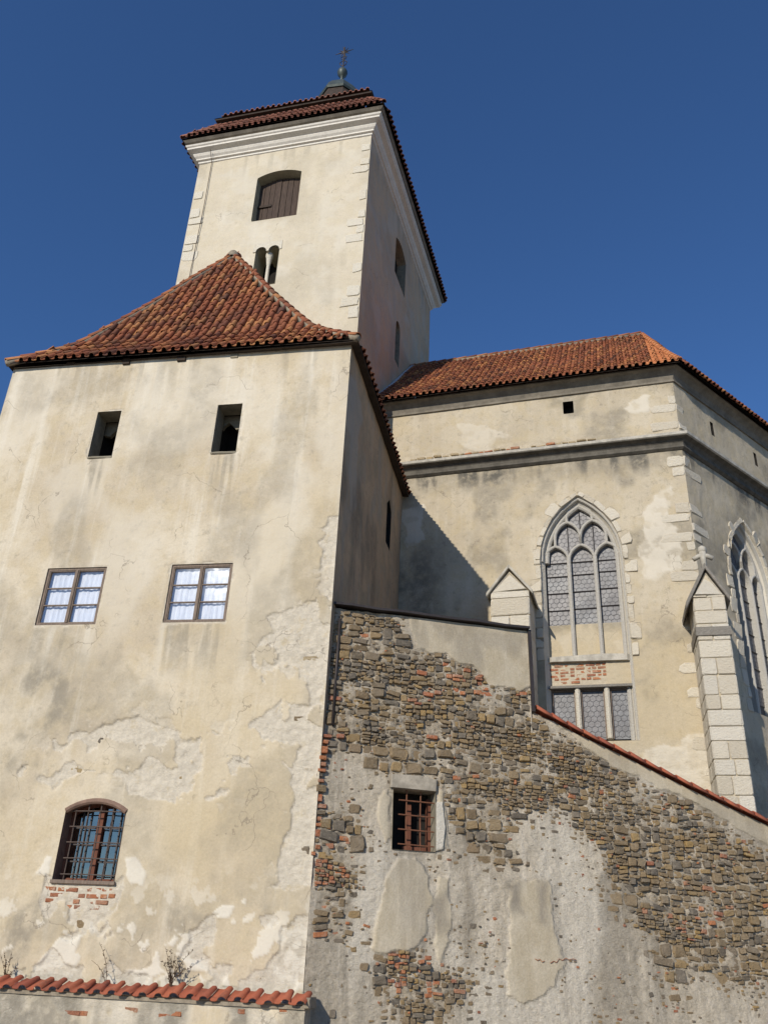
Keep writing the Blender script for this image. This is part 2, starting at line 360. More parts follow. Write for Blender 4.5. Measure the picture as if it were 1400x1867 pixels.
M['redwood'] = simple('red_brown_wood', (.19, .075, .045), .75, .4, 8, .2, 0, (4, 4, .8))
M['soffit'] = simple('dark_eaves_wood', (.07, .052, .04), .85, .4, 8)
M['dark'] = simple('dark_interior', (.03, .026, .022), .95, .4, 4)
M['reveal'] = simple('window_reveal_plaster', (.30, .265, .195), .92, .35, 4)
M['belfry_reveal'] = simple('belfry_reveal_plaster', (.44, .40, .28), .92, .25, 4)
M['reveal_red'] = simple('brown_painted_reveal', (.26, .17, .125), .9, .35, 5)
M['iron'] = simple('wrought_iron', (.13, .095, .075), .65, .4, 20, .4, .3)
M['rust'] = simple('rusty_iron', (.20, .085, .045), .8, .4, 20, .3)
M['copper'] = simple('dark_copper_sheet', (.085, .105, .095), .5, .35, 3, .4, .3)
M['sheet'] = simple('dark_metal_sheet', (.055, .045, .042), .55, .3, 6, .4, .3)
M['lead'] = simple('lead_came', (.10, .10, .105), .6, .2, 20)
M['zinc'] = simple('pale_flashing', (.5, .5, .5), .6, .25, 5)
M['cloth'] = simple('pale_curtain', (.86, .88, .92), .9, .22, 4, .1, 0, (7, 7, .5))
M['twig'] = simple('dry_twig', (.13, .085, .055), .9, .3, 20)
M['weedleaf'] = simple('dry_weed_leaf', (.15, .115, .07), .9, .35, 20)
def glass_mat(name, tint, refl, rough=.04, gc=(.85, .9, .95)):
    t = NT(name); t.n.remove(t.b)
    tr = t.n.new('ShaderNodeBsdfTransparent'); tr.inputs[0].default_value = (*tint, 1)
    gl = t.n.new('ShaderNodeBsdfGlossy'); gl.inputs['Roughness'].default_value = rough; gl.inputs[0].default_value = (*gc, 1)
    t.l(t.bump(t.noise(2.2, 2, .5), .12, .05), gl.inputs['Normal'])
    mx = t.n.new('ShaderNodeMixShader'); mx.inputs[0].default_value = refl
    t.l(tr.outputs[0], mx.inputs[1]); t.l(gl.outputs[0], mx.inputs[2]); t.l(mx.outputs[0], t.out.inputs[0]); return t.m
M['glass'] = glass_mat('window_glass', (.96, .97, .98), .14, .06)
M['glass_dark'] = glass_mat('dark_window_glass', (.3, .33, .36), .34, .03, (.85, .70, .58))
def leaded():
    t = NT('dirty_leaded_glass'); r = t.rnd(); a = t.noise(5, 5, .6); b = t.noise(26, 3, .5, off=3)
    c = t.mix(t.ramp(a, .35, .65), (.17, .17, .172), (.115, .11, .108)); c = t.mix(t.ramp(r, 0, 1, 0, .45), c, (.155, .135, .13)); c = t.mix(t.ramp(b, .45, .7, 0, .3), c, (.25, .25, .255))
    return t.done(c, .38, t.bump(b, .35, .008), .3)
M['leaded'] = leaded()
def ground_mat():
    t = NT('street_paving'); v = t.n.new('ShaderNodeTexVoronoi'); v.feature = 'DISTANCE_TO_EDGE'; t.l(t.pos, v.inputs['Vector']); v.inputs['Scale'].default_value = 8
    e = t.ramp(v.outputs['Distance'], .02, .09); c = t.mix(e, (.07, .065, .055), t.mix(t.noise(3, 5), (.50, .43, .33), (.42, .36, .275)))
    return t.done(c, .85, t.bump(e, .6, .02))
M['ground'] = ground_mat()

# ------------------------------------------------------------------ ground
g = MB(); g.add([(-400, -400, 0), (400, -400, 0), (400, 400, 0), (-400, 400, 0)], [(0, 1, 2, 3)])
tag(g.build('street', M['ground']), kind='structure')

# ------------------------------------------------------------------ roof tiles
def tile_mesh(name, p=.225, L=.42, rr=.066, seed=0, mat=None, pan=True, hf=1.25):
    """one roof tile with a shallow pan and a rounded roll; x across, y up the slope, z out of the roof"""
    rng = random.Random(seed); V = []; sec = []
    if pan:
        for x, z in ((-.5*p+rr*.8, .016), (-.25*p+.02, .002), (.1*p, .0), (.5*p-rr, .014)): sec.append((x, z))
    else: sec.append((.5*p-rr, .0))
    for k in range(1, 7): a = math.pi*(1-k/6); sec.append((.5*p+rr*math.cos(a), .014+rr*hf*math.sin(a)))
    n = len(sec)
    for y, s, dz in ((0, 1.0, .026), (L, .82, 0)):
        for x, z in sec: V.append((.5*p+(x-.5*p)*(s if x > .5*p-rr-.001 else 1)+rng.uniform(-.003, .003), y+rng.uniform(-.008, .008), z*s+dz))
    Fc = [(i, i+1, n+i+1, n+i) for i in range(n-1)]
    b = len(V); V += [(x, .004, z+.026-.022) for x, z in sec]; Fc += [(b+i, b+i+1, i+1, i) for i in range(n-1)]
    m = mesh_from(name, V, Fc, True); m.materials.append(mat or M['tile']); return m
class RoofFace:
    def __init__(s, W, d0, d1, prof, ulo, uhi):
        s.W, s.d0, s.d1, s.prof, s.ulo, s.uhi = W, d0, d1, prof, ulo, uhi
        T = np.linspace(0, 1, 401); s.T = T; D = d0+(d1-d0)*T; Zz = np.array([prof(t) for t in T])
        s.S = np.concatenate([[0], np.cumsum(np.hypot(np.diff(D), np.diff(Zz)))]); s.len = s.S[-1]
    def t_at(s, q): return float(np.interp(q, s.S, s.T))
    def P(s, t, u, up=0): return s.W.pt(u, s.prof(t)+up, -(s.d0+(s.d1-s.d0)*t))
    def rows(s, pitch, expo, L, rng, m_lo=.08, m_hi=.08, u_off=0, max_rows=999):
        out = []; q = 0; r = 0
        while q < s.len-.1 and r < max_rows:
            t = s.t_at(q); t2 = s.t_at(min(q+L, s.len)); tm = (t+t2)/2
            lo = s.ulo(tm)+m_lo; hi = s.uhi(tm)-m_hi
            k = math.ceil((lo-u_off)/pitch)
            while u_off+k*pitch < hi:
                u = u_off+k*pitch+rng.uniform(-.008, .008)
                a = s.P(t, u); b = s.P(t2, u); y = b-a; y /= np.linalg.norm(y)+1e-9
                x = s.W.u; z = np.cross(x, y)
                th = rng.gauss(0, .018); x2 = x*math.cos(th)+y*math.sin(th); y2 = y*math.cos(th)-x*math.sin(th)
                a = a + z*(.012+rng.uniform(0, .008)+(.05*(float(vnoise(u*.9, t*4.0, 3))-.5) if r > 0 else 0)) - y*(.02+rng.uniform(-.015, .015) if r == 0 else rng.uniform(-.014, .014))
                out.append((Matrix(((x2[0], y2[0], z[0], a[0]), (x2[1], y2[1], z[1], a[1]), (x2[2], y2[2], z[2], a[2]), (0, 0, 0, 1))), t, u)); k += 1
            q += expo; r += 1
        return out
    def deck(s, name, mat, parent, sink=.03, nt=24):
        b = MB(); n = nt+1
        for i in range(n):
            t = i/nt; b.v += [s.P(t, s.ulo(t), -sink), s.P(t, (s.ulo(t)+s.uhi(t))/2, -sink), s.P(t, s.uhi(t), -sink)]
        b.f = [(i*3+k, i*3+k+1, (i+1)*3+k+1, (i+1)*3+k) for i in range(nt) for k in (0, 1)]
        return b.build(name, mat, parent)
def join_tiles(name, tmeshes, mats, mat, parent, rng):
    data = []
    for m in tmeshes:
        v = np.array([x.co[:] for x in m.vertices]); f = [tuple(p.vertices) for p in m.polygons]; data.append((v, f))
    V = []; Fc = []; b = 0
    for mx in mats:
        v, f = data[rng.randrange(len(data))]; a = np.array(mx); V.append(v@a[:3, :3].T+a[:3, 3]); Fc += [tuple(i+b for i in q) for q in f]; b += len(v)
    m = bpy.data.meshes.new(name); m.from_pydata(np.concatenate(V).tolist(), [], Fc); m.polygons.foreach_set('use_smooth', [True]*len(m.polygons))
    m.materials.append(mat); return tag(obj(name, m, mat, parent), kind='stuff')
def screen_dist(mx): return float(np.linalg.norm(np.array(mx.translation)-EYE))
def lay(face_tiles, tmeshes, mat, parent, rng, limit=300, rest='tile_field'):
    ts = sorted(face_tiles, key=screen_dist)
    for mx in ts[:limit]: obj('tile', tmeshes[rng.randrange(len(tmeshes))], None, parent, mx)
    if ts[limit:]: join_tiles(rest, tmeshes, ts[limit:], mat, parent, rng)
def caps(path, r, L, mat, parent, name='ridge_tile', bed=True, lift=.03, overlap=.04, rng=random.Random(5)):
    """half-round ridge tiles along a 3D path"""
    path = [np.array(p, float) for p in path]; S = np.concatenate([[0], np.cumsum([np.linalg.norm(b-a) for a, b in zip(path[:-1], path[1:])])])
    at = lambda q: np.array([np.interp(q, S, [p[i] for p in path]) for i in range(3)])
    q = 0
    while q < S[-1]-.08:
        a = at(q); b = at(min(q+L, S[-1])); y = b-a; y /= np.linalg.norm(y); x = np.cross(y, [0, 0, 1.0]); x /= np.linalg.norm(x)+1e-9; z = np.cross(x, y)
        mb = MB(); n = 7; ll = np.linalg.norm(b-a)+overlap
        for yy, s in ((0, 1.08), (ll, .92)):
            for k in range(n):
                w = math.pi*k/(n-1); mb.v.append(a+y*yy+x*r*s*math.cos(w)+z*(r*s*math.sin(w)*1.05-r*.35+lift+(.02 if yy == 0 else 0)))
        for k in range(n):
            w = math.pi*k/(n-1); mb.v.append(a+y*.004+x*r*.85*math.cos(w)+z*(r*.85*math.sin(w)-r*.35+lift+.02))
        mb.f = [(k, k+1, n+k+1, n+k) for k in range(n-1)]+[(2*n+k, 2*n+k+1, k+1, k) for k in range(n-1)]
        mb.build(name, mat, parent, True); q += L
    if bed:
        mb = MB(); mb.tube([p-np.array([0, 0, .03]) for p in path], r*1.0, 8); mb.build(name+'_mortar' if False else 'mortar_bed', M['mortar'], parent, True)

# ------------------------------------------------------------------ the house
HC = np.array([-.876, 15.0, 0]); HW = Wall(HC, 100.5); HS = Wall(HC, 11.5)
HL, HT = -7.94, 13.40
house = thing('plastered_house', HW.pt(-4, 0), 'tall cream house with peeling plaster and hipped red tile roof', 'house')
W1 = [HW.px(*p) for p in ((88, 1036), (195, 1031), (65, 1138), (175, 1138))]
def rect(W, a, b, c, d):
    q = W.pxs((a, b, c, d)); u0 = (q[0][0]+q[2][0])/2; u1 = (q[1][0]+q[3][0])/2; z1 = (q[0][1]+q[1][1])/2; z0 = (q[2][1]+q[3][1])/2; return u0, u1, z0, z1
CAS = [rect(HW, (88, 1037), (195, 1033), (65, 1139), (175, 1139)), rect(HW, (312, 1031), (425, 1025), (299, 1136), (412, 1132))]
ATT = [rect(HW, (180, 752), (222, 748), (160, 833), (205, 831)), rect(HW, (398, 739), (443, 735), (385, 825), (430, 822))]
BAR = rect(HW, (119, 1478), (227, 1475), (97, 1606), (214, 1607))
rp = lambda r: [(r[0], r[2]), (r[1], r[2]), (r[1], r[3]), (r[0], r[3])]
bar_poly = arch_poly((BAR[0]+BAR[1])/2, (BAR[1]-BAR[0])/2, BAR[2], BAR[3]-.02, .17, 'seg', 6)
PX = lambda W, *pts: W.pxs(pts)
bareA = PX(HW, (606, 945), (575, 972), (592, 1010), (562, 1090), (492, 1128), (502, 1160), (452, 1186), (478, 1240), (545, 1240), (500, 1290), (420, 1337), (330, 1337), (290, 1312), (250, 1300), (180, 1328), (110, 1340), (80, 1365), (35, 1408), (70, 1420), (100, 1440), (150, 1410), (200, 1400), (235, 1445), (300, 1455), (370, 1470), (440, 1425), (500, 1360), (540, 1400), (525, 1480), (508, 1560), (503, 1620), (520, 1700), (545, 1830), (600, 1830), (640, 1400), (660, 945))
bareB = PX(HW, (72, 1645), (85, 1595), (100, 1600), (215, 1605), (228, 1592), (225, 1620), (213, 1660), (185, 1690), (150, 1700), (120, 1682), (82, 1672))
bareC = PX(HW, (60, 1762), (112, 1705), (140, 1690), (190, 1682), (210, 1702), (180, 1742), (222, 1770), (300, 1782), (340, 1790), (340, 1860), (-60, 1860), (-60, 1778), (0, 1775))
bareD = PX(HW, (350, 1702), (400, 1664), (440, 1652), (500, 1612), (560, 1600), (600, 1860), (330, 1860), (380, 1780), (332, 1752), (345, 1722))
whites = [PX(HW, *p) for p in (((305, 1722), (318, 1705), (326, 1710), (315, 1728)), ((322, 1728), (332, 1714), (340, 1722), (330, 1736)), ((330, 1745), (338, 1735), (352, 1750), (380, 1752), (378, 1772), (340, 1770)), ((388, 1665), (410, 1648), (428, 1655), (420, 1672), (395, 1672)), ((436, 1645), (448, 1638), (446, 1652)), ((230, 1598), (228, 1565), (250, 1562), (268, 1590), (262, 1612), (240, 1612)), ((65, 1592), (88, 1562), (97, 1566), (86, 1598)), ((60, 1770), (110, 1710), (150, 1705), (130, 1760)), ((225, 1772), (290, 1758), (302, 1772), (250, 1784)), ((228, 1690), (240, 1680), (242, 1698)))]
dirts = [(PX(HW, (0, 1240), (60, 1200), (125, 1220), (130, 1310), (80, 1335), (0, 1350)), .75), (PX(HW, (0, 1385), (35, 1380), (45, 1440), (0, 1480)), .8), (PX(HW, (215, 1650), (330, 1635), (430, 1640), (380, 1690), (330, 1750), (220, 1760), (205, 1700)), .6), (PX(HW, (-40, 1650), (70, 1650), (110, 1690), (60, 1755), (-40, 1770)), .75), (PX(HW, (420, 1610), (500, 1595), (490, 1640), (425, 1645)), .6), (PX(HW, (20, 680), (250, 660), (240, 720), (40, 760)), .32), (PX(HW, (330, 1145), (410, 1140), (400, 1190), (330, 1190)), .22)]
def house_masks(U, Z):
    bare = np.zeros(U.shape)
    for i, (p, j) in enumerate(((bareA, .16), (bareB, .06), (bareC, .14), (bareD, .16))): bare = np.maximum(bare, region(U, Z, p, j, 2.6, 11+i, .012))
    # islands of surviving plaster inside the bare render, and flakes lost around it
    isl = sm(fbm(U*1.7, Z*1.7, 5, 77), .56, .575); bare = bare*(1-isl*.95)
    near = region(U, Z, bareA, .1, 1, 3, .5); bare = np.maximum(bare, near*sm(fbm(U*3.1+9, Z*3.1, 5, 91), .64, .65))
    # broken plaster around the casements and attic windows
    for r in CAS+ATT:
        dd = poly_sd(U, Z, rp(r)); bare = np.maximum(bare, sm(-dd+.13*(fbm(U*4, Z*4, 4, 31)-.33)+.0, -.012, .012)*.9)
    wh = np.zeros(U.shape)
    for i, p in enumerate(whites): wh = np.maximum(wh, region(U, Z, p, .05, 5, 40+i, .012))
    low = sm(-Z, -3.2, -1.6); wh = np.maximum(wh, low*sm(fbm(U*4.2, Z*4.2, 5, 55), .63, .65)*.9)
    dt = np.zeros(U.shape)
    for i, (p, s) in enumerate(dirts): dt = np.maximum(dt, s*region(U, Z, p, .45, 1.8, 60+i, .25))
    dt = dt*(.25+.75*sm(fbm(U*3.2, Z*1.3, 5, 66), .36, .6)); dt = np.maximum(dt, .5*sm(-Z, -4, -1)*sm(fbm(U*1.1, Z*1.1, 4, 97), .45, .65)); dt *= (1-.8*wh)*(1-.75*bare)
    oc = .5*sm(fbm(U*.5+4, Z*.5, 3, 21), .5, .68)*sm(-Z, -11.5, -10)+.35*sm(-Z, -5, -3)
    stk = fbm(U*5.5, Z*.35, 4, 141)
    for r in CAS+ATT+[BAR]:
        below = sm(U, r[0]-.12, r[0]+.05)*sm(-U, -r[1]-.12, -r[1]+.05)*sm(-Z, -r[2], -r[2]+.06)*(1-sm(r[2]-Z, .35, 1.3))
        dt = np.maximum(dt, .55*below*sm(stk, .5, .62)*(1-bare)); wh = np.maximum(wh, .5*below*sm(1-stk, .52, .64)*(1-bare))
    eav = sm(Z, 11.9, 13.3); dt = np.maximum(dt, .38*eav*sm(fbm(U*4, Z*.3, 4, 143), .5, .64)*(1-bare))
    wh = np.maximum(wh, .42*sm(fbm(U*.7, Z*.5, 5, 121), .46, .62)*sm(Z, 5.5, 8)*(1-bare)); dt = np.maximum(dt, .34*sm(fbm(U*.9+3, Z*.55, 5, 131), .5, .66)*(1-bare))
    return bare, wh, dt, np.clip(oc, 0, 1)*(1-bare)
def house_disp(U, Z):
    b, w, _, _ = house_masks(U, Z)
    d = -.017*b+b*(.036*(fbm(U*6, Z*9, 4, 5)-.5)+.022*(fbm(U*22, Z*26, 3, 6)-.5)) + (1-b)*(.03*(fbm(U*.9, Z*.9, 3, 8)-.5)+.004*(fbm(U*9, Z*9, 3, 9)-.5))
    d = d + .012*sm(w, .6, .8)*(1-b)
    return d*sm(-U, 0, .06)*1.0
hz_ = seq(0, HT, .027); hu_ = seq(HL, 0, .027)
holes = [rp(r) for r in CAS+ATT]+[bar_poly]
front = grid_wall('wall', HW, hu_, hz_, M['house'], house, holes, house_disp, house_masks)
def side_masks(U, Z):
    z0 = np.zeros(U.shape)
    wh = np.maximum(.55*region(U, Z, HS.pxs([(632, 690), (650, 690), (662, 760), (652, 800), (650, 930), (640, 935), (636, 860), (640, 800), (630, 770)]), .15, 2, 3, .05), z0)
    return z0+.5*sm(fbm(U*2, Z*.8, 4, 5), .6, .7), wh, .5*sm(fbm(U*1.2, Z*.5, 4, 15), .5, .7)+z0, z0
slit = [HS.px(704, 990), HS.px(711, 990), HS.px(711, 930), HS.px(706, 915)]
slu = [p[0] for p in slit]; slit = [(min(slu), slit[0][1]), (max(slu), slit[0][1]), (max(slu), slit[2][1]), ((min(slu)+max(slu))/2, slit[2][1]+.25), (min(slu), slit[2][1])]
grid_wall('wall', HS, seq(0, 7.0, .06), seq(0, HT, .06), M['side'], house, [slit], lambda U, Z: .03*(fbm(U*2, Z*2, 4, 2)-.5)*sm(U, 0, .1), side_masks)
sb = MB(); sb.strip(HS, slit, 0, slit, -.4); sb.face(HS, slit, -.4); sb.build('slit_window', M['dark'], house)
b = MB(); b.add([HW.pt(HL, 0), HW.pt(HL, HT), HS.pt(7.0, HT)+HW.u*HL, HS.pt(7.0, 0)+HW.u*HL], [(0, 1, 2, 3)]); b.build('wall', M['side'], house)
b = MB(); b.add([HS.pt(7.0, 0), HS.pt(7.0, HT), HS.pt(7.0, HT)+HW.u*HL, HS.pt(7.0, 0)+HW.u*HL], [(0, 1, 2, 3)]); b.build('wall', M['side'], house)
# attic openings
for r in ATT:
    b = MB(); p = rp(r); b.strip(HW, p, .004, p, -.42); o = b.build('attic_window', M['reveal'], house)
    b = MB(); b.face(HW, p, -.9); b.strip(HW, [(u*1+(.15 if u > (r[0]+r[1])/2 else -.15), z+(.1 if z > (r[2]+r[3])/2 else -.1)) for u, z in p], -.42, p, -.9); b.build('dark_interior', M['dark'], o)
    q = [(r[0]-.05, r[3]+.05), (r[0]-.05, r[3]-.28)]+[(r[0]+(r[1]-r[0])*k/6, r[3]-.22-.1*math.sin(k*1.3+r[0])) for k in range(7)]+[(r[1]+.05, r[3]-.2), (r[1]+.05, r[3]+.05)]
    b = MB(); b.prism(HW, q, -.62, -.52); b.build('broken_lintel', M['reveal'], o)
    b = MB(); b.stone(HW, irr((r[0]+r[1])/2, r[2]-.03, r[1]-r[0]+.04, .06, random.Random(3)), .02, -.2, random.Random(4), .012); b.build('sill', M['reveal'], o)
# casements
for ci, r in enumerate(CAS):
    u0, u1, z0, z1 = r; p = rp(r)
    b = MB(); b.strip(HW, p, .004, p, -.12)
    fw = .046
    for q in ((u0, u1, z0, z0+fw), (u0, u1, z1-fw, z1), (u0, u0+fw, z0+fw, z1-fw), (u1-fw, u1, z0+fw, z1-fw)): b.box(HW, *q, -.10, -.02)
    win = b.build('casement_window', M['frame'], house)
    uc = (u0+u1)/2; iu0, iu1, iz0, iz1 = u0+fw, u1-fw, z0+fw, z1-fw
    b = MB(); b.box(HW, uc-.028, uc+.028, iz0, iz1, -.09, -.008); b.build('mullion', M['frame'], win, bevel=.008)
    for a, c in ((iu0, uc-.028), (uc+.028, iu1)):
        b = MB(); sf = .018
        for q in ((a, c, iz0, iz0+sf), (a, c, iz1-sf, iz1), (a, a+sf, iz0+sf, iz1-sf), (c-sf, c, iz0+sf, iz1-sf)): b.box(HW, *q, -.085, -.03)
        b.build('sash', M['frame'], win)
        hh = (iz1-iz0-2*sf)/3
        for k in range(3):
            za = iz0+sf+hh*k
            if k: b = MB(); b.box(HW, a+sf, c-sf, za-.011, za+.011, -.08, -.034); b.build('glazing_bar', M['frame'], win)
            b = MB(); rg = random.Random(ci*10+k); e = rg.uniform(-.006, .006); b.add([HW.pt(a+sf, za+.014, -.055+e), HW.pt(c-sf, za+.014, -.055-e), HW.pt(c-sf, za+hh-.014, -.055+e), HW.pt(a+sf, za+hh-.014, -.055-e)], [(0, 1, 2, 3)]); b.build('pane', M['glass'], win)
    b = MB(); n = 60
    for i in range(n+1):
        u = iu0+(iu1-iu0)*i/n; dd = -.115-.006*math.sin(i*1.1+ci)-.006*math.sin(i*.43)
        b.v += [HW.pt(u, iz0, dd), HW.pt(u, iz1, dd)]
    b.f = [(2*i, 2*i+2, 2*i+3, 2*i+1) for i in range(n)]; b.build('curtain', M['cloth'], win, True)
    b = MB(); b.face(HW, p, -.6); b.strip(HW, p, -.12, p, -.6); b.build('dark_interior', M['dark'], win)
# barred window
u0, u1, z0, z1 = BAR; uc = (u0+u1)/2
b = MB(); b.strip(HW, bar_poly, .006, bar_poly, -.36); win = b.build('barred_window', M['reveal_red'], house)
b = MB(); arch = bar_poly[2:-1]; b.sweep(HW, arch+[(bar_poly[-1])], .045, .03, -.1); b.build('arch_trim', M['reveal_red'], win)
b = MB(); fw = .06
inner = lambda d: [(uc+(u-uc)*(1-d), z0+(z-z0)*(1-d*.6)+.03) for u, z in bar_poly]
b.sweep(HW, bar_poly, fw, -.24, -.34, closed=True); b.build('frame', M['redwood'], win)
b = MB(); b.box(HW, uc-.05, uc+.05, z0+.03, z1+.13, -.33, -.235); b.build('post', M['redwood'], win)
for a, c in ((u0+.05, uc-.05), (uc+.05, u1-.05)):
    zt = z1+.06
    b = MB(); b.face(HW, [(a, z0+.05), (c, z0+.05), (c, zt+.06 if c < uc else zt-.04), (a, zt-.04 if a < uc else zt+.06)], -.30); b.build('pane', M['glass_dark'], win)
    for k in (1, 2):
        uu = a+(c-a)*k/3; b = MB(); b.box(HW, uu-.012, uu+.012, z0+.05, zt, -.305, -.28); b.build('glazing_bar', M['sheet'], win)
    for k in (1, 2, 3):
        zz = z0+.05+(zt-z0-.1)*k/4; b = MB(); b.box(HW, a, c, zz-.012, zz+.012, -.304, -.279); b.build('glazing_bar', M['sheet'], win)
b = MB(); b.face(HW, bar_poly, -.8); b.strip(HW, bar_poly, -.36, bar_poly, -.8); b.build('dark_interior', M['dark'], win)
for k in range(5):
    uu = u0+.16+(u1-u0-.2)*k/4; b = MB(); b.tube([HW.pt(uu, z0-.02, -.07), HW.pt(uu+.01, (z0+z1)/2, -.065), HW.pt(uu, z1+(.11 if 0 < k < 4 else .03), -.07)], .011, 6); b.build('iron_bar', M['iron'], win)
for k in range(5):
    zz = z0+.1+(z1-z0-.12)*k/4; b = MB(); b.tube([HW.pt(u0+.1, zz, -.05), HW.pt(uc, zz+.006, -.048), HW.pt(u1-.005, zz, -.05)], .011, 6); b.build('iron_bar', M['iron'], win)
b = MB(); b.box(HW, u0-.02, u1+.02, z0-.05, z0+.01, -.2, .035); b.build('sill', M['frame'], win, bevel=.008)
# bricks laid bare below the barred window
rng = random.Random(12)
for row in range(4):
    zc = z0-.13-.088*row; uu = u0-.13+(.1 if row % 2 else 0)+.03*row
    while uu < u1+.06-.08*row:
        w = rng.choice((.24, .24, .13)); 
        if rng.random() < .86:
            b = MB(); b.stone(HW, irr(uu+w/2, zc+rng.uniform(-.008, .008), w*.93, .066, rng, .06, .06), -.013+rng.uniform(-.012, .008), -.1, rng, .008, .88, .004); b.build('brick', M['brick'], house)
        uu += w+.012
# stones showing through the lost plaster
for x, y, w, h in ((190, 1350, .28, .13), (140, 1400, .3, .2), (312, 1356, .12, .14), (545, 1310, .24, .1), (560, 1230, .2, .1), (548, 1550, .36, .16), (520, 1150, .14, .05), (565, 1200, .36, .1), (110, 1352, .2, .09), (150, 1685, .25, .14), (470, 1785, .14, .1), (330, 1418, .07, .07), (120, 1690, .16, .12)):
    uu, zz = HW.px(x, y); b = MB(); b.stone(HW, irr(uu, zz, w, h, rng, .2, .22), -.022, -.15, rng, .015, .8, .012); b.build('stone', M['ochre_stone'] if rng.random() < .75 else M['stone'], house)
# beam ends under the eaves
for i, (x, y, w, h) in enumerate(((131, 664, .2, .06), (232, 660, .17, .17), (332, 656, .2, .11), (428, 648, .17, .15))):
    uu, zz = HW.px(x, y); b = MB(); b.box(HW, uu-w/2, uu+w/2, zz-h/2, zz+h/2, -.1, .05 if i < 3 else .02); b.build('beam_end', M['soffit'] if i < 3 else M['reveal'], house, bevel=.008)
# roof
zt_ = [0, .17, .285, .42, .6, .8, 1]; zv_ = [13.40, 14.0, 14.45, 15.28, 16.42, 17.8, 19.08]
hp = lambda t: float(np.interp(t, zt_, zv_))
AP = HW.pt(-4.3, 19.1, -2.8); EO = .18
au, an = HS.co(AP)
cR = HW.pt(.17, 0, EO); cru, crn = HS.co(cR)
f_front = RoofFace(HW, -EO, 2.8, hp, lambda t: -8.03+t*(8.03-4.3), lambda t: .17+t*(-4.3-.17))
f_right = RoofFace(HS, -crn, -an, hp, lambda t: cru+t*(au-cru), lambda t: 7.15)
HSL = Wall(HW.pt(HL, 0), 190.5+.0)   # left slope seen from the left: u runs towards the camera
alu, aln = HSL.co(AP); cL = HW.pt(-8.03, 0, EO); clu, cln = HSL.co(cL)
f_left = RoofFace(HSL, -cln, -aln, hp, lambda t: -7.0, lambda t: clu+t*(alu-clu))
roof = f_front.deck('roof', M['soffit'], house)
f_right.deck('roof_deck', M['soffit'], roof); f_left.deck('roof_deck', M['soffit'], roof)
rng = random.Random(1)
TM = [tile_mesh('tile', rr=.06, seed=i) for i in range(4)]
lay([x[0] for x in f_front.rows(.215, .335, .42, rng, .02, .10)], TM, M['tile'], roof, rng, 300)
lay([x[0] for x in f_right.rows(.215, .335, .42, rng, .1, .02)]+[x[0] for x in f_left.rows(.215, .335, .42, rng, .02, .1)], TM, M['tile'], roof, rng, 0, 'tile_field')
hipR = [f_front.P(t, f_front.uhi(t), .03) for t in np.linspace(0.0, 1, 30)]; hipL = [f_front.P(t, f_front.ulo(t), .02) for t in np.linspace(0.0, 1, 30)]
caps(hipR, .085, .36, M['tile'], roof); caps(hipL, .08, .36, M['tile'], roof)
rb = AP+HS.u*4.2; caps([AP+np.array([0, 0, .04]), rb+np.array([0, 0, .04])], .1, .38, M['tile'], roof)
b = MB(); b.lathe(AP+np.array([0, 0, 0]), [(.17, 19.0), (.16, 19.14), (.1, 19.24), (.02, 19.28)], 10); b.build('ridge_end_cap', M['mortar'], roof, True)
b = MB(); b.prism(HS, [(-.15, 13.37), (-.15, 13.345), (.0, HT-.02), (.0, HT+.02)], .15, -7.96); b.build('eaves_board', M['soffit'], house)
b = MB(); b.add([HS.pt(u_, z_, d_) for u_ in (-.14, 7.1) for d_, z_ in ((.19, 13.37), (.19, 13.345), (0, HT-.02), (0, HT+.02))], [(0, 1, 5, 4), (1, 2, 6, 5), (2, 3, 7, 6), (3, 0, 4, 7)]); b.build('eaves_board', M['soffit'], house)
# mortar fillets where cut tiles meet the right hip
rng = random.Random(8)
for k in range(13):
    t = .24+.055*k; u = f_front.uhi(t)-.17; a = f_front.P(t, u, .03); bb = f_front.P(min(1, t+.05), u+.03, .03); c = f_front.P(t+.02, f_front.uhi(t+.02)-.04, .06)
    n = np.cross(bb-a, c-a); n /= np.linalg.norm(n); n = n if n[2] > 0 else -n
    mb = MB(); mb.add([a+n*.03, bb+n*.05, c+n*.05, a-n*.05, bb-n*.05, c-n*.05], [(0, 1, 2), (3, 5, 4), (0, 3, 4, 1), (1, 4, 5, 2), (2, 5, 3, 0)]); mb.build('mortar_fillet', M['mortar'], roof)

# ------------------------------------------------------------------ church tower
TP = np.array([-1.019, 20.0, 0]); TW = Wall(TP, 104.5); TS = Wall(TP, 16.5); TWd, TD, TT = 6.21, 9.0, 26.12
tower = thing('church_tower', TW.pt(-3, 0, -4), 'tall cream church tower with white cornice and two-tier tile roof', 'tower')
bel = rect(TW, (470, 324), (550, 309), (458, 404), (541, 392)); bel_poly = arch_poly((bel[0]+bel[1])/2, (bel[1]-bel[0])/2, bel[2], bel[3]-.06, .2, 'seg', 6)
bif = rect(TW, (467, 448), (514, 441), (455, 523), (503, 517))
bc = (bif[0]+bif[1])/2; bw = (bif[1]-bif[0])/2-.06
hw2 = bw/2-.01; zsp = bif[3]-.3
bl = arch_poly(bc-bw/2-.03, hw2, bif[2], zsp, hw2, 'round', 6); br_ = arch_poly(bc+bw/2+.03, hw2, bif[2], zsp, hw2, 'round', 6)
twin = [bl[0], br_[1]]+br_[2:]+[p for p in bl[2:]]
zero = lambda U, Z: (np.zeros(U.shape), .35*sm(fbm(U*1.5, Z*1.5, 4, 9), .55, .7), np.maximum(.3*sm(fbm(U*1.1, Z*.6, 5, 19), .48, .68), .55*sm(Z, TT-1.6, TT)*sm(fbm(U*4, Z*.3, 4, 145), .48, .64)), np.zeros(U.shape))
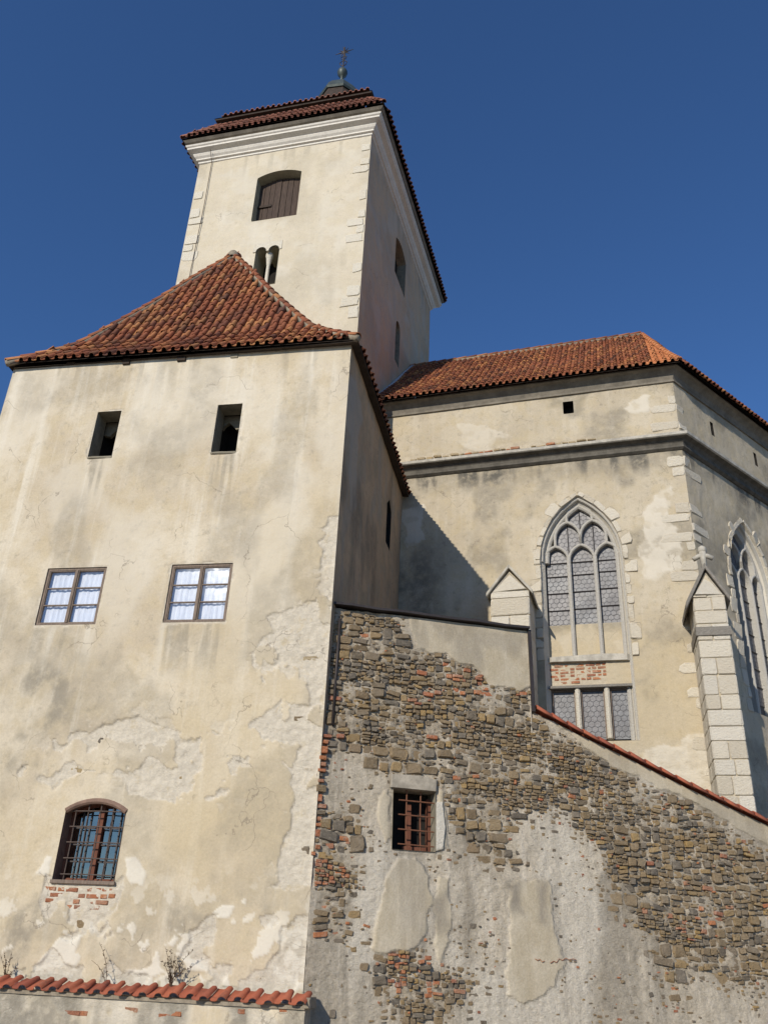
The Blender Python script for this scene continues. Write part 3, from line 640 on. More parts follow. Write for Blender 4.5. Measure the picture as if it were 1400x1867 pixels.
tdisp = lambda U, Z: .035*(fbm(U*1.3, Z*1.3, 4, 33)-.5)+.012*(fbm(U*7, Z*7, 3, 35)-.5)
grid_wall('wall', TW, seq(-TWd, 0, .06), seq(12, TT, .06), M['tower'], tower, [bel_poly, twin], lambda U, Z: tdisp(U, Z)*sm(-U, 0, .1)*sm(U+TWd, 0, .1), zero)
q = TS.pxs([(721, 433), (740, 492), (727, 535)])
sbel = arch_poly(4.2, .72, 23.3, 24.9, .25, 'seg', 5); sslit = arch_poly(4.25, .28, 19.8, 21.3, .3, 'pointed', 4)
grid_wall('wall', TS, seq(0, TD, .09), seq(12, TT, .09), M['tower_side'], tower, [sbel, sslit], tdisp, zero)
b = MB(); A = [TW.pt(-TWd, 0), TS.pt(TD, 0)+TW.u*-TWd, TS.pt(TD, 0)]
V = [np.array([p[0], p[1], z]) for p in A for z in (10, TT)]; b.add(V, [(0, 2, 3, 1), (2, 4, 5, 3)]); b.build('wall', M['tower_side'], tower)
b = MB(); V = [TW.pt(-TWd, z) for z in (0, 12)]+[TW.pt(0, z) for z in (0, 12)]+[TS.pt(TD, z) for z in (0, 12)]; b.add(V, [(0, 2, 3, 1), (2, 4, 5, 3)]); b.build('wall_base', M['tower_side'], tower)
b = MB(); b.strip(TW, bel_poly, .004, bel_poly, -.42); win = b.build('belfry_opening', M['belfry_reveal'], tower)
uu = bel[0]; k = 0; rng = random.Random(4)
b = MB(); b.face(TW, bel_poly, -.52); b.strip(TW, bel_poly, -.42, bel_poly, -.52); b.build('dark_interior', M['dark'], win)
while uu < bel[1]-.03:
    w = min(.2+rng.uniform(-.03, .03), bel[1]-uu); b = MB(); zt = bel[3]+.1-.2*((uu+w/2-(bel[0]+bel[1])/2)/.8)**2
    b.box(TW, uu+.006, uu+w-.006, bel[2]+(.02 if k != 2 else .02), zt, -.42, -.32+rng.uniform(-.015, .015)); b.build('shutter_board', M['wood'], win, bevel=.006); uu += w; k += 1
b = MB(); b.box(TW, bel[0]+.03, bel[0]+.5, bel[2]+.9, bel[2]+1.0, -.32, -.28); b.build('shutter_batten', M['soffit'], win)
b = MB(); b.strip(TW, twin, .02, twin, -.75); o = b.build('twin_arched_opening', M['belfry_reveal'], tower)
b = MB(); b.box(TW, twin[0][0]-.2, twin[1][0]+.2, bif[2]-.1, bif[3]+.2, -.8, -.752); b.build('dark_interior', M['dark'], o)
fr = [(bif[0]-.02, bif[3]-.28), (bif[0]-.02, bif[3]+.06), (bif[1]+.06, bif[3]+.06), (bif[1]+.06, bif[3]-.3)]
b = MB(); hd = [p for p in bl if p[1] >= bif[3]-.31]; hd2 = [p for p in br_ if p[1] >= bif[3]-.31]
lA = sorted(hd, key=lambda p: p[0]); lB = sorted(hd2, key=lambda p: p[0])
for L_, ul, ur in ((lA, bif[0]-.02, bc), (lB, bc, bif[1]+.04)):
    n = len(L_); V = []
    for i, (u, z) in enumerate(L_): V += [TW.pt(u, z, .025), TW.pt(u, bif[3]+.06, .025), TW.pt(u, z, -.1)]
    Fc = [(3*i, 3*i+3, 3*i+4, 3*i+1) for i in range(n-1)]+[(3*i+2, 3*i+5, 3*i+3, 3*i) for i in range(n-1)]; b.add(V, Fc)
b.box(TW, lA[0][0]-.1, lA[0][0], bif[3]-.3, bif[3]+.06, -.05, .025); b.box(TW, lB[-1][0], lB[-1][0]+.08, bif[3]-.3, bif[3]+.06, -.05, .025); b.box(TW, lA[-1][0], lB[0][0], bif[3]-.31, bif[3]+.06, -.1, .025)
b.build('arch_surround', M['quoin'], tower)
b = MB(); b.lathe(TW.pt(bc, 0, -.2), [(.02, bif[2]), (.1, bif[2]), (.1, bif[2]+.1), (.06, bif[2]+.18), (.055, bif[3]-.75), (.07, bif[3]-.68), (.1, bif[3]-.45), (.12, bif[3]-.4), (.12, bif[3]-.28)], 10); b.build('colonnette', M['quoin'], tower, True)
for pl, nm in ((sbel, 'belfry_opening'), (sslit, 'slit_opening')):
    b = MB(); b.strip(TS, pl, .004, pl, -.34); o = b.build(nm, M['reveal'], tower); b = MB(); b.face(TS, pl, -.34); b.build('dark_interior', M['dark'], o)
# quoins
rng = random.Random(21)
for side in (0, 1):
    z = 17.6 if side == 0 else 19.5
    k = 0
    while z < TT-.45:
        h = rng.uniform(.3, .5); w = (rng.uniform(.5, .75) if k % 2 else rng.uniform(.25, .42)); ce = (-w/2-.01, -TWd+w/2+.01)[side]
        if rng.random() < .6: b = MB(); b.stone(TW, irr(ce, z+h/2, w, h*.97, rng, .22, .2), .024, -.1, rng, .004, .96, .001); b.build('quoin', M['quoin'], tower)
        z += h; k += 1
# cornice
def ring(path, prof, closed=True):
    """sweep a moulding profile (out, z) round plan points given with their outward mitre directions"""
    b = MB(); n = len(path); q = len(prof)
    for p, m in path:
        for d, z in prof: b.v.append(np.array([p[0]+m[0]*d, p[1]+m[1]*d, z]))
    R = n if closed else n-1
    b.f = [(i*q+k, ((i+1) % n)*q+k, ((i+1) % n)*q+k+1, i*q+k+1) for i in range(R) for k in range(q-1)]
    if not closed: b.f += [tuple(range(q)), tuple(range((n-1)*q, n*q))]
    return b
def mitre(W1, W2): m = (W1.n+W2.n); return m/(m@W1.n)
TL = Wall(TW.pt(-TWd, 0), 196.5); TB = Wall(TS.pt(TD, 0), 284.5)
tc = [(TW.pt(0, 0), mitre(TW, TS)), (TS.pt(TD, 0), mitre(TS, TB)), (TB.pt(TWd, 0), mitre(TB, TL)), (TW.pt(-TWd, 0), mitre(TL, TW))]
b = ring(tc, [(.0, TT-.02), (.035, TT), (.035, TT+.08), (.1, TT+.1), (.1, TT+.16), (.16, TT+.22), (.2, TT+.3), (.2, TT+.33), (.36, TT+.4), (.36, TT+.47), (.4, TT+.5), (.42, TT+.56), (.3, TT+.62), (0, TT+.62)]); b.build('cornice', M['cornice'], tower)
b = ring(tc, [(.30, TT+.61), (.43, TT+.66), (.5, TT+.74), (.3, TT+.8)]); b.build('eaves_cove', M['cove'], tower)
# two-tier roof
skz = lambda t: 26.93+t*1.42-.05*math.sin(math.pi*t)
walls4 = [(TW, -TWd, 0), (TS, 0, TD), (TB, 0, TWd), (TL, -TD, 0)]
rng = random.Random(3); TMD = [tile_mesh('tile', .21, .4, .064, seed=20+i, mat=M['tile_dark']) for i in range(3)]
troof = None; edge = []; back = []
for i, (W, a, c) in enumerate(walls4):
    fa = RoofFace(W, -.55, .28, skz, lambda t, a=a: a-.55+.83*t, lambda t, c=c: c+.55-.83*t)
    dk = fa.deck('roof' if troof is None else 'roof_deck', M['soffit'], troof or tower); troof = troof or dk
    rr = [x[0] for x in fa.rows(.205, .33, .4, rng, .05, .05)]
    (edge if i == 0 else back).extend(rr)
upz = lambda t: 28.65+4.7*t**2.1
for i, (W, a, c) in enumerate(walls4):
    e1 = (c-a)/2-.8; wide = (c-a) > 7
    din = 2.3 if not wide else 2.3
    fa = RoofFace(W, .14, (2.35 if wide else 3.75), upz, lambda t, a=a, w=wide: a+.14+(3.61 if w else 2.21)*t, lambda t, c=c, w=wide: c-.14-(3.61 if w else 2.21)*t)
    fa.deck('roof_deck', M['soffit'], troof); back.extend([x[0] for x in fa.rows(.205, .33, .4, rng, .05, .05)])
lay(edge, TMD, M['tile_dark'], troof, rng, 100, 'tile_field')
join_tiles('tile_field', TMD, back, M['tile_dark'], troof, rng)
b = ring(tc, [(-.29, 28.1), (-.29, 28.56), (-.17, 28.55), (-.16, 28.6), (-.5, 28.63)]); b.build('eaves', M['soffit'], troof)
for (c0, m) in tc:
    caps([c0+m*.53+np.array([0, 0, 26.95]), c0-m*.26+np.array([0, 0, 28.33])], .08, .34, M['tile_dark'], troof, bed=False)
# lantern, ball and vane
ctr = TP+TW.u*(-TWd/2)+TS.u*(TD/2)
b = MB(); b.lathe(ctr, [(1.3, 33.0), (1.05, 33.6), (.86, 34.1), (.84, 34.3)], 8); b.build('lantern_base', M['soffit'], tower)
b = MB(); b.lathe(ctr, [(.9, 34.25), (.95, 34.34), (.84, 34.65), (.64, 35.0), (.38, 35.25), (.15, 35.4), (.08, 35.55)], 8); b.build('copper_dome', M['copper'], tower)
b = MB(); b.lathe(ctr, [(.07, 35.4), (.065, 35.95), (.12, 36.0), (.2, 36.12), (.23, 36.25), (.2, 36.38), (.12, 36.5), (.05, 36.55)], 12); b.build('finial_ball', M['copper'], tower, True)
b = MB(); c3 = lambda dx, dz: ctr+np.array([dx, -dx*.25, dz]); b.tube([c3(0, 36.5), c3(0, 38.0)], .035, 6)
for s_ in (-1, 1):
    b.tube([c3(0, 36.7), c3(.12*s_, 36.8), c3(.16*s_, 36.95), c3(.08*s_, 37.05), c3(0, 37.1)], .022, 5); b.tube([c3(0, 37.15), c3(.1*s_, 37.22), c3(.12*s_, 37.33), c3(0, 37.4)], .02, 5)
for k in range(8):
    a = math.pi*k/4+.2; L = .42 if k % 2 == 0 else .3; b.tube([c3(0, 37.68), c3(L*math.cos(a), 37.68+L*math.sin(a))], .04, 5, .008)
b.build('weather_vane', M['sheet'], tower)
b = MB(); b.tube([TW.pt(-5.72, TT+.3, .3), TW.pt(-5.72, TT-.05, .05), TW.pt(-5.7, 24, .05), TW.pt(-5.74, 21, .05), TW.pt(-5.7, 17, .05)], .012, 5); b.build('lightning_cable', M['iron'], tower)

# ------------------------------------------------------------------ chancel
CP = np.array([.4996, 21.7615, 0]); CW = Wall(CP, 107.5); KU = 7.65; KP = CW.pt(KU, 0); CQ = Wall(KP, 50.5); CT = 16.15
chancel = thing('church_chancel', CW.pt(4, 0, -4), 'gothic church chancel with tracery windows, buttresses and red tile roof', 'church')
UC, WH, SPR, RISE = 4.86, 1.05, 11.05, 1.82
op_main = arch_poly(UC, WH, 6.35, SPR, RISE, 'pointed', 12); UR = 2.72; op_right = arch_poly(UR, WH, 7.3, SPR-.1, RISE, 'pointed', 12)
hole1 = rect(CW, (1026, 733), (1045, 731), (1026, 755), (1045, 753))
cw_white = [CW.pxs(p) for p in (((1135, 742), (1180, 720), (1192, 722), (1182, 748), (1150, 752)), ((835, 775), (865, 768), (935, 792), (905, 800), (890, 828), (842, 822)), ((1165, 935), (1215, 888), (1218, 955), (1248, 985), (1236, 1040), (1178, 1062), (1166, 1000), (1182, 975)), ((1170, 1370), (1280, 1340), (1320, 1380), (1300, 1460), (1180, 1420)), ((735, 930), (770, 925), (770, 990), (740, 1000)))]
def ch_masks(U, Z):
    z0 = np.zeros(U.shape); wh = z0.copy()
    for i, p in enumerate(cw_white): wh = np.maximum(wh, region(U, Z, p, .2, 3, 80+i, .02)*(.8 if i != 1 else .5)*(.55+.45*sm(fbm(U*5, Z*5, 4, 86), .35, .5)))
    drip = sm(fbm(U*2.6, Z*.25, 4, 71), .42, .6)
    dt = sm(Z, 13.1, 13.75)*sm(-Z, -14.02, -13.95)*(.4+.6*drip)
    dt = np.maximum(dt, .75*sm(-Z, -12.4, -11)*sm(-U, -1.6, -.6)*sm(fbm(U*1.5, Z*1.5, 5, 72), .3, .55))
    dt = np.maximum(dt, .45*sm(fbm(U*.8, Z*.8, 5, 75), .52, .68)*(1-wh))
    bare = sm(Z, 14.45, 14.55)*sm(-Z, -14.85, -14.62)*sm(fbm(U*1.2, Z*5, 4, 73), .3, .5)
    bare = np.maximum(bare, sm(-Z, -6.6, -5.9)*sm(fbm(U*2, Z*2, 4, 74), .3, .45))
    oc = .45*sm(-Z, -9.5, -8.0)*(1-wh)
    return bare, wh, dt, oc
def ch_disp(U, Z):
    m = ch_masks(U, Z); return .03*(fbm(U*1.2, Z*1.2, 4, 81)-.5)+.01*(fbm(U*8, Z*8, 3, 82)-.5)+.012*m[1]+m[0]*.05*(fbm(U*7, Z*9, 4, 83)-.6)
grid_wall('wall', CW, seq(-1.2, KU, .04), seq(4, CT+.1, .04), M['chancel'], chancel, [op_main, rp(hole1)], lambda U, Z: ch_disp(U, Z)*sm(KU-U, 0, .08), ch_masks)
hr1 = [(1.75, 15.2), (1.9, 15.2), (1.9, 15.65), (1.75, 15.65)]; hr2 = [(4.15, 15.2), (4.3, 15.2), (4.3, 15.65), (4.15, 15.65)]
grid_wall('apse_wall', CQ, seq(0, 9, .05), seq(4, CT+.1, .05), M['chancel'], chancel, [op_right, hr1, hr2], lambda U, Z: ch_disp(U, Z)*sm(U, 0, .08), lambda U, Z: tuple(x*(0 if i in (1, 3) else 1) for i, x in enumerate(ch_masks(U+30, Z))))
b = MB(); b.box(CW, -1.2, KU-.02, 0, 4, -.3, -.01); b.box(CQ, .02, 9, 0, 4, -.3, -.01); b.build('wall_base', M['chancel'], chancel)
b = MB(); V = [CQ.pt(9, z) for z in (0, CT)]+[CQ.pt(9, z)+az(-30)*10 for z in (0, CT)]+[CW.pt(-1, z, -9) for z in (0, CT)]; b.add(V, [(0, 2, 3, 1), (2, 4, 5, 3)]); b.build('wall', M['chancel'], chancel)
for W, h in ((CW, rp(hole1)), (CQ, hr1), (CQ, hr2)):
    b = MB(); b.strip(W, h, .004, h, -.35); b.face(W, h, -.35); b.build('vent_hole', M['dark'], chancel)
cc = [(CW.pt(-1.2, 0), CW.n), (KP, mitre(CW, CQ)), (CQ.pt(9, 0), CQ.n)]
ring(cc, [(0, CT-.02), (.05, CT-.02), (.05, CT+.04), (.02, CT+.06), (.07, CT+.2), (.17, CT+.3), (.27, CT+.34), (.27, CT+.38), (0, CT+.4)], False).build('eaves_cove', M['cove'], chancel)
ring(cc, [(0, 14.52), (.1, 14.47), (.31, 14.34), (.31, 14.26), (.28, 14.24), (0, 14.24)], False).build('string_course', M['string'], chancel)
ring(cc, [(0, 14.236), (.265, 14.236), (.15, 14.2), (.085, 14.13), (.075, 14.05), (.1, 14.03), (.1, 13.99), (.03, 13.94), (0, 13.94)], False).build('string_course_cove', M['sooty_shade'], chancel)
rng = random.Random(9)
# broken brick edge above the string course
u = .2
while u < 5.3:
    w = rng.uniform(.12, .3)
    if rng.random() < .85: b = MB(); b.stone(CW, irr(u+w/2, 14.53+rng.uniform(-.01, .04), w*.95, rng.uniform(.03, .08), rng, .25, .25), .03+rng.uniform(0, .05), -.05, rng, .01, .8, .006); b.build('brick', M['ochre_stone'] if rng.random() < .6 else M['brick'], chancel)
    u += w
# quoins at the corner
z = 4.6; k = 0
while z < CT-.3:
    h = rng.uniform(.22, .36); lo = k % 2
    if not (13.9 < z+h and z < 14.5):
        w = rng.uniform(.4, .85) if lo else rng.uniform(.2, .5)
        if rng.random() < .66: b = MB(); b.stone(CW, irr(KU-w/2+.012, z+h/2, w, h*.98, rng, .2, .24), .02, -.1, rng, .008, .92, .004); b.build('quoin', M['cornerstone'], chancel)
        if rng.random() < .55:
            w = rng.uniform(.25, .45) if lo else rng.uniform(.45, .8)
            b = MB(); b.stone(CQ, irr(w/2-.012, z+h/2, w, h*.85, rng, .1, .14), .016, -.1, rng, .01, .9, .004); b.build('quoin', M['cornerstone'], chancel)
    z += h; k += 1
# traceried windows
def half_arch(u0, u1, zs, za, n=6, leg=0):
    """line from a foot at u0 rising as one side of a pointed arch to the apex at u1"""
    w = abs(u1-u0); r = za-zs; R = (w*w+r*r)/(2*w); s = 1 if u1 > u0 else -1; c = u0+s*R; th = math.atan2(r, R-w)
    pts = [(c-s*R*math.cos(th*i/n), zs+R*math.sin(th*i/n)) for i in range(n+1)]
    return ([(u0, zs-leg)] if leg else [])+pts
def gothic(W, op, uc, spr, sill, glass_bottom, parent, seed):
    rg = random.Random(seed); cz = spr
    inn = [(uc+(u-uc)*.905, z if z <= spr+.01 else spr+(z-spr)*.93) for u, z in op]
    b = MB(); b.strip(W, op, .006, op, -.05); b.strip(W, op, -.05, inn, -.20); b.strip(W, inn, -.20, inn, -.5); win = b.build('gothic_window', M['ashlar'], parent)
    b = MB(); b.sweep(W, [(uc+(u-uc)*.965, z if z <= spr+.01 else spr+(z-spr)*.972) for u, z in op][1:], .035, -.06, -.14); b.build('moulding', M['tracery'], win)
    wi = WH*.905; m1 = .335
    b = MB(); b.sweep(W, [(uc+(u-uc)*.95, z if z <= spr+.01 else spr+(z-spr)*.955) for u, z in inn][1:], .06, -.19, -.42); b.build('window_order', M['tracery'], win)
    for s in (-1, 1): b = MB(); b.sweep(W, [(uc+s*m1, sill), (uc+s*m1, spr+.1)], .05, -.17, -.42); b.build('mullion', M['tracery'], win)
    zt = spr+.03; la = spr+.47; ta = spr+1.16; pa = spr+1.67; a1 = .66
    hw = .036
    for c in (-a1, 0, a1):
        for s in (-1, 1):
            ft = c+s*.325; b = MB(); b.sweep(W, half_arch(uc+ft, uc+c, zt, la), hw, -.18, -.40); b.build('tracery', M['tracery'], win)
    for c in (-a1/2, a1/2):
        for s in (-1, 1): b = MB(); b.sweep(W, half_arch(uc+c+s*.33, uc+c, la+.22, ta, 6, .22), hw, -.182, -.40); b.build('tracery', M['tracery'], win)
    for s in (-1, 1): b = MB(); b.sweep(W, half_arch(uc+s*.33, uc, ta+.1, pa, 6, .1), hw, -.184, -.40); b.build('tracery', M['tracery'], win)
    # glass: one pane between each pair of saddle bars, heads above
    gd = -.34; xs = [(-wi+.03, -m1), (-m1, m1), (m1, wi-.03)]
    lat = MB()
    def lattice(poly, cell=.138):
        us_ = [p[0] for p in poly]; zs_ = [p[1] for p in poly]; h = cell; r = h/math.sqrt(3); row = 0; z = min(zs_)-r
        E = set()
        while z < max(zs_)+r:
            u = min(us_)-h+(h/2 if row % 2 else 0)
            while u < max(us_)+h:
                hx = [(round(u+r*math.sin(math.pi/3*k), 3), round(z+r*math.cos(math.pi/3*k), 3)) for k in range(6)]
                for k in range(6):
                    p, q = hx[k], hx[(k+1) % 6]; E.add((min(p, q), max(p, q)))
                u += h
            z += 1.5*r; row += 1
        E = sorted(E)
        mid = np.array([((p[0]+q[0])/2, (p[1]+q[1])/2) for p, q in E]); ok = poly_sd(mid[:, 0], mid[:, 1], poly) < -.01
        for (p, q), k in zip(E, ok):
            if not k: continue
            du, dz = q[0]-p[0], q[1]-p[1]; L = math.hypot(du, dz)+1e-9; nu_, nz_ = -dz/L*.0042, du/L*.0042
            lat.add([W.pt(p[0]+nu_, p[1]+nz_, gd+.008), W.pt(q[0]+nu_, q[1]+nz_, gd+.008), W.pt(q[0]-nu_, q[1]-nz_, gd+.008), W.pt(p[0]-nu_, p[1]-nz_, gd+.008)], [(0, 1, 2, 3)])
    def pane(poly, dd=0): e = rg.uniform(-.008, .008); b = MB(); n = len(poly); b.add([W.pt(u, z, gd+e*(1 if i % 2 else -1)*.5) for i, (u, z) in enumerate(poly)], [tuple(range(n))]); b.build('pane', M['leaded'], win); lattice(poly)
    for li, (a, c) in enumerate(xs):
        z = glass_bottom+(0, 0.02, .06)[li]; bars = []; st = .47
        while z < spr-.05:
            z2 = min(z+st, spr+.02); pane([(uc+a, z), (uc+c, z), (uc+c, z2), (uc+a, z2)]); bars.append(z2); z = z2
        pane([(uc+a, z), (uc+c, z), (uc+c, z+.22), (uc+(a+c)/2, la), (uc+a, z+.22)])
        for zz in bars: b = MB(); b.tube([W.pt(uc+a, zz, gd+.02), W.pt(uc+c, zz, gd+.02)], .013, 5); b.build('saddle_bar', M['sheet'], win)
    for c in (-a1/2, a1/2):
        pane([(uc+c, spr+.16), (uc+c+.31, la), (uc+c+.31, la+.3), (uc+c, ta), (uc+c-.31, la+.3), (uc+c-.31, la)])
        b = MB(); b.tube([W.pt(uc+c, spr+.2, gd+.02), W.pt(uc+c, ta, gd+.02)], .011, 5); b.build('saddle_bar', M['sheet'], win)
    pane([(uc, la+.2), (uc+.31, ta), (uc+.3, ta+.16), (uc, pa), (uc-.3, ta+.16), (uc-.31, ta)])
    b = MB(); b.tube([W.pt(uc, la+.25, gd+.02), W.pt(uc, pa, gd+.02)], .011, 5); b.build('saddle_bar', M['sheet'], win)
    b = MB(); rim = [(uc+(u-uc)*.99, z) for u, z in inn]; b.face(W, rim, gd-.03); b.build('stone_spandrel', M['lead'], win)
    tag(obj('lead_lattice', lat.mesh('lead_lattice'), M['lead'], win), kind='stuff')
    # ragged white surround stones
    arc = [p for p in op if p[1] > spr+.02]
    for side in (-1, 1):
        z = sill-.1
        while z < spr-.1:
            h = rg.uniform(.25, .5); w = rg.uniform(.12, .2)+(rg.random() < .4)*.14; u = uc+side*(WH+w/2-.01)
            b = MB(); b.stone(W, irr(u, z+h/2, w, h*.995, rg, .1, .2), .02, -.1, rg, .007, .9, .004); b.build('surround_stone', M['cornerstone'], win); z += h
    R = (WH*WH+RISE*RISE)/(2*WH); th = math.atan2(RISE, R-WH)
    for side in (-1, 1):
        k = 0; a = 0.0
        while a < th-.03:
            da = rg.uniform(.11, .2); a2 = min(a+da, th); w = rg.uniform(.11, .16)+(rg.random() < .35 and a < th*.75)*.16; cu_ = uc+side*(WH-R)
            f = lambda rr_, an_: (cu_+side*rr_*math.cos(an_), spr+rr_*math.sin(an_))
            pl = [f(R+.0, a+.001), f(R+w*.85, a+.002), f(R+w, a+da*.22), f(R+w*.97, a2-da*.2), f(R+w*.8, a2-.002), f(R, a2-.001)]
            if side < 0: pl = pl[::-1]
            b = MB(); b.stone(W, pl, .02, -.1, rg, .007, .9, .003); b.build('surround_stone', M['cornerstone'], win); a = a2
    return win
gw = gothic(CW, op_main, UC, SPR, 8.45, 9.28, chancel, 5)
gw2 = gothic(CQ, op_right, UR, SPR-.1, 7.35, 7.7, chancel, 6)
# infill below the main window: plaster panels, sill, bare bricks and the low three-light window
pm = lambda U, Z: (np.zeros(U.shape), .25*sm(fbm(U*3, Z*3, 4, 7), .55, .7), .5*sm(Z, 9.0, 9.3)*sm(fbm(U*3, Z, 4, 6), .3, .6), np.full(U.shape, .35))
for a, c in ((UC-.95, UC-.34), (UC-.33, UC+.33), (UC+.34, UC+.95)):
    grid_wall('infill_panel', CW.off(-.285), seq(a, c, .03), seq(8.4, 9.34, .03), M['chancel'], gw, (), lambda U, Z: .02*(fbm(U*4, Z*4, 4, 3)-.5), pm)
b = MB(); b.stone(CW, [(UC-.97, 8.33), (UC+.98, 8.30), (UC+.98, 8.47), (UC+.4, 8.5), (UC-.97, 8.46)], -.1, -.4, random.Random(2), .06, .93, .01); b.build('sill', M['string'], gw)
grid_wall('brick_infill', CW.off(-.22), seq(UC-1.0, UC+1.02, .03), seq(7.7, 8.36, .03), M['chancel'], gw, (), lambda U, Z: .03*(fbm(U*5, Z*5, 4, 13)-.5)+.035*sm(U, UC+.38, UC+.42), lambda U, Z: (1-sm(U, UC+.3, UC+.5), np.zeros(U.shape), np.zeros(U.shape), np.full(U.shape, .4)))
rng = random.Random(31)
for row in range(6):
    zc = 7.83+.085*row; u = UC-.98+(.12 if row % 2 else 0)
    while u < UC+.42-.07*abs(row-5)+.1:
        w = rng.choice((.24, .24, .12))
        if row > 0 or rng.random() < .4:
            b = MB(); b.stone(CW, irr(u+w/2, zc+rng.uniform(-.006, .006), w*.9, .062, rng, .06, .06), -.212+rng.uniform(-.01, .01), -.3, rng, .008, .88, .004); b.build('brick', M['brick'], gw)
        u += w+.014
lw0, lw1, lz0, lz1 = UC-.98, UC+1.02, 6.45, 7.7
b = MB(); b.box(CW, lw0, lw1, 7.66, 7.72, -.4, -.08); lowwin = b.build('three_light_window', M['weathered'], chancel)
for s in (-.315, .375):
    b = MB(); b.sweep(CW, [(UC+s, lz0), (UC+s, lz1-.04)], .06, -.12, -.36); b.build('mullion', M['ashlar'], lowwin)
lat_p = [(lw0+.04, UC-.375), (UC-.255, UC+.315), (UC+.435, lw1-.06)]
for a, c in lat_p:
    for q in range(1): b = MB(); b.face(CW, [(a, lz0), (c, lz0), (c, lz1-.04), (a, lz1-.04)], -.30); b.build('pane', M['leaded'], lowwin)
    b = MB()
    for q in ((a, a+.035, lz0, lz1-.04), (c-.035, c, lz0, lz1-.04), (a+.035, c-.035, lz1-.085, lz1-.04)): b.box(CW, *q, -.31, -.24)
    b.build('wood_frame', M['frame'], lowwin)
    lat = MB(); h = .142; r = h/math.sqrt(3); row = 0; z = lz0
    E = set()
    while z < lz1:
        u = a+(h/2 if row % 2 else 0)
        while u < c:
            hx = [(round(u+r*math.sin(math.pi/3*k), 3), round(z+r*math.cos(math.pi/3*k), 3)) for k in range(6)]
            for k in range(6): p, q = hx[k], hx[(k+1) % 6]; E.add((min(p, q), max(p, q)))
            u += h
        z += 1.5*r; row += 1
    for p, q in sorted(E):
        if not (a+.03 < (p[0]+q[0])/2 < c-.03 and lz0 < (p[1]+q[1])/2 < lz1-.09): continue
        du, dz = q[0]-p[0], q[1]-p[1]; L = math.hypot(du, dz)+1e-9; x_, y_ = -dz/L*.0042, du/L*.0042
        lat.add([CW.pt(p[0]+x_, p[1]+y_, -.292), CW.pt(q[0]+x_, q[1]+y_, -.292), CW.pt(q[0]-x_, q[1]-y_, -.292), CW.pt(p[0]-x_, p[1]-y_, -.292)], [(0, 1, 2, 3)])
    tag(obj('lead_lattice', lat.mesh('lead_lattice'), M['lead'], lowwin), kind='stuff')
# buttresses with gabled heads
def buttress(W, u0, u1, dep, zt, za, zb, parent, seed, ledge=None, fin=False):
    """body from zb to the eaves zt, gable apex za; W is the plane at the root, dep the projection"""
    rg = random.Random(seed); uc = (u0+u1)/2; F2 = W.off(dep)
    b = MB(); b.prism(W, [(u0+.02, zb), (u1-.02, zb), (u1-.02, zt), (uc, za-.06), (u0+.02, zt)], -.6, dep-.03); root = b.build('buttress', M['chancel'], parent)
    z = zb; k = 0
    Wr = Wall(W.pt(u1, 0, dep), W.a-90); Wl = Wall(W.pt(u0, 0), W.a+90)
    while z < zt-.02:
        h = min(rg.uniform(.3, .48), zt-z); 
        sp = [u0, u1] if rg.random() < .5 else [u0, u0+(u1-u0)*rg.uniform(.4, .6), u1]
        for a, c in zip(sp[:-1], sp[1:]):
            b = MB(); b.stone(F2, irr((a+c)/2, z+h/2, (c-a)*.99, h*.975, rg, .05, .09), rg.uniform(-.012, .016), -.15, rg, .014, .93, .004); b.build('ashlar_block', M[rg.choice(('ashlar', 'cornerstone', 'cornerstone'))], root)
        for Ws, nm in ((Wr, 0), (Wl, 1)):
            L = dep; s0 = 0
            while s0 < L-.05:
                w = min(rg.uniform(.4, .7), L-s0); b = MB(); b.stone(Ws, irr(s0+w/2, z+h/2, w*.97, h*.96, rg, .03, .05), .004, -.1, rg, .012, .93, .003); b.build('ashlar_block', M['ashlar'], root); s0 += w
        z += h; k += 1
    b = MB(); b.stone(F2, [(u0+.03, zt), (u1-.03, zt), (uc, za-.1)], .006, -.1, rg, .012, .9, .004); b.build('gable_stone', M['ashlar'], root)
    for s in (-1, 1):
        ov = (.17 if s < 0 else .1) if fin else .1; e = u0-ov if s < 0 else u1+ov; ze = zt-(za-zt)*ov/((u1-u0)/2); tk = .15 if fin else .1
        pl = [(e, ze), (uc, za), (uc, za+tk), (e, ze+tk)]
        b = MB(); b.prism(W, pl if s > 0 else pl[::-1], -.2, dep+.07); b.build('gable_coping', M['weathered' if fin else 'string'], root, bevel=.012)
    if ledge:
        b = MB(); b.prism(W, [(u0-.03, ledge-.2), (u1+.03, ledge-.2), (u1+.03, ledge), (u0-.03, ledge)], -.1, dep+.035); b.build('dark_ledge', M['weathered'], root)  # dark projecting strip across the buttress
    if fin:
        b = MB(); p = lambda du, z: F2.pt(uc+du, z, -.03)
        b.tube([p(0, za+.02), p(0, za+.3), p(0, za+.45)], .06, 7, .09); b.tube([p(-.22, za+.28), p(-.1, za+.35), p(.1, za+.35), p(.22, za+.28)], .06, 7); b.lathe(F2.pt(uc, 0, -.03), [(.03, za+.4), (.11, za+.47), (.09, za+.57), (.02, za+.62)], 8); b.build('finial', M['string'], root, True)
    return root
buttress(CW, 2.68, 3.62, 1.1, 9.80, 10.40, 3, chancel, 41)
BW = Wall(KP, 104.0)
bq = [BW.px(x, y, 1.1) for x, y in ((1268, 1090), (1325, 1088), (1287, 1038), (1300, 1430), (1365, 1420))]
bu0 = (bq[0][0]+bq[3][0])/2; bu1 = (bq[1][0]+bq[4][0])/2
buttress(BW, bu0, bu1, 1.1, bq[0][1]+.05, bq[2][1], 3, chancel, 42, BW.px(1300, 1143, 1.1)[1]+.0, True)
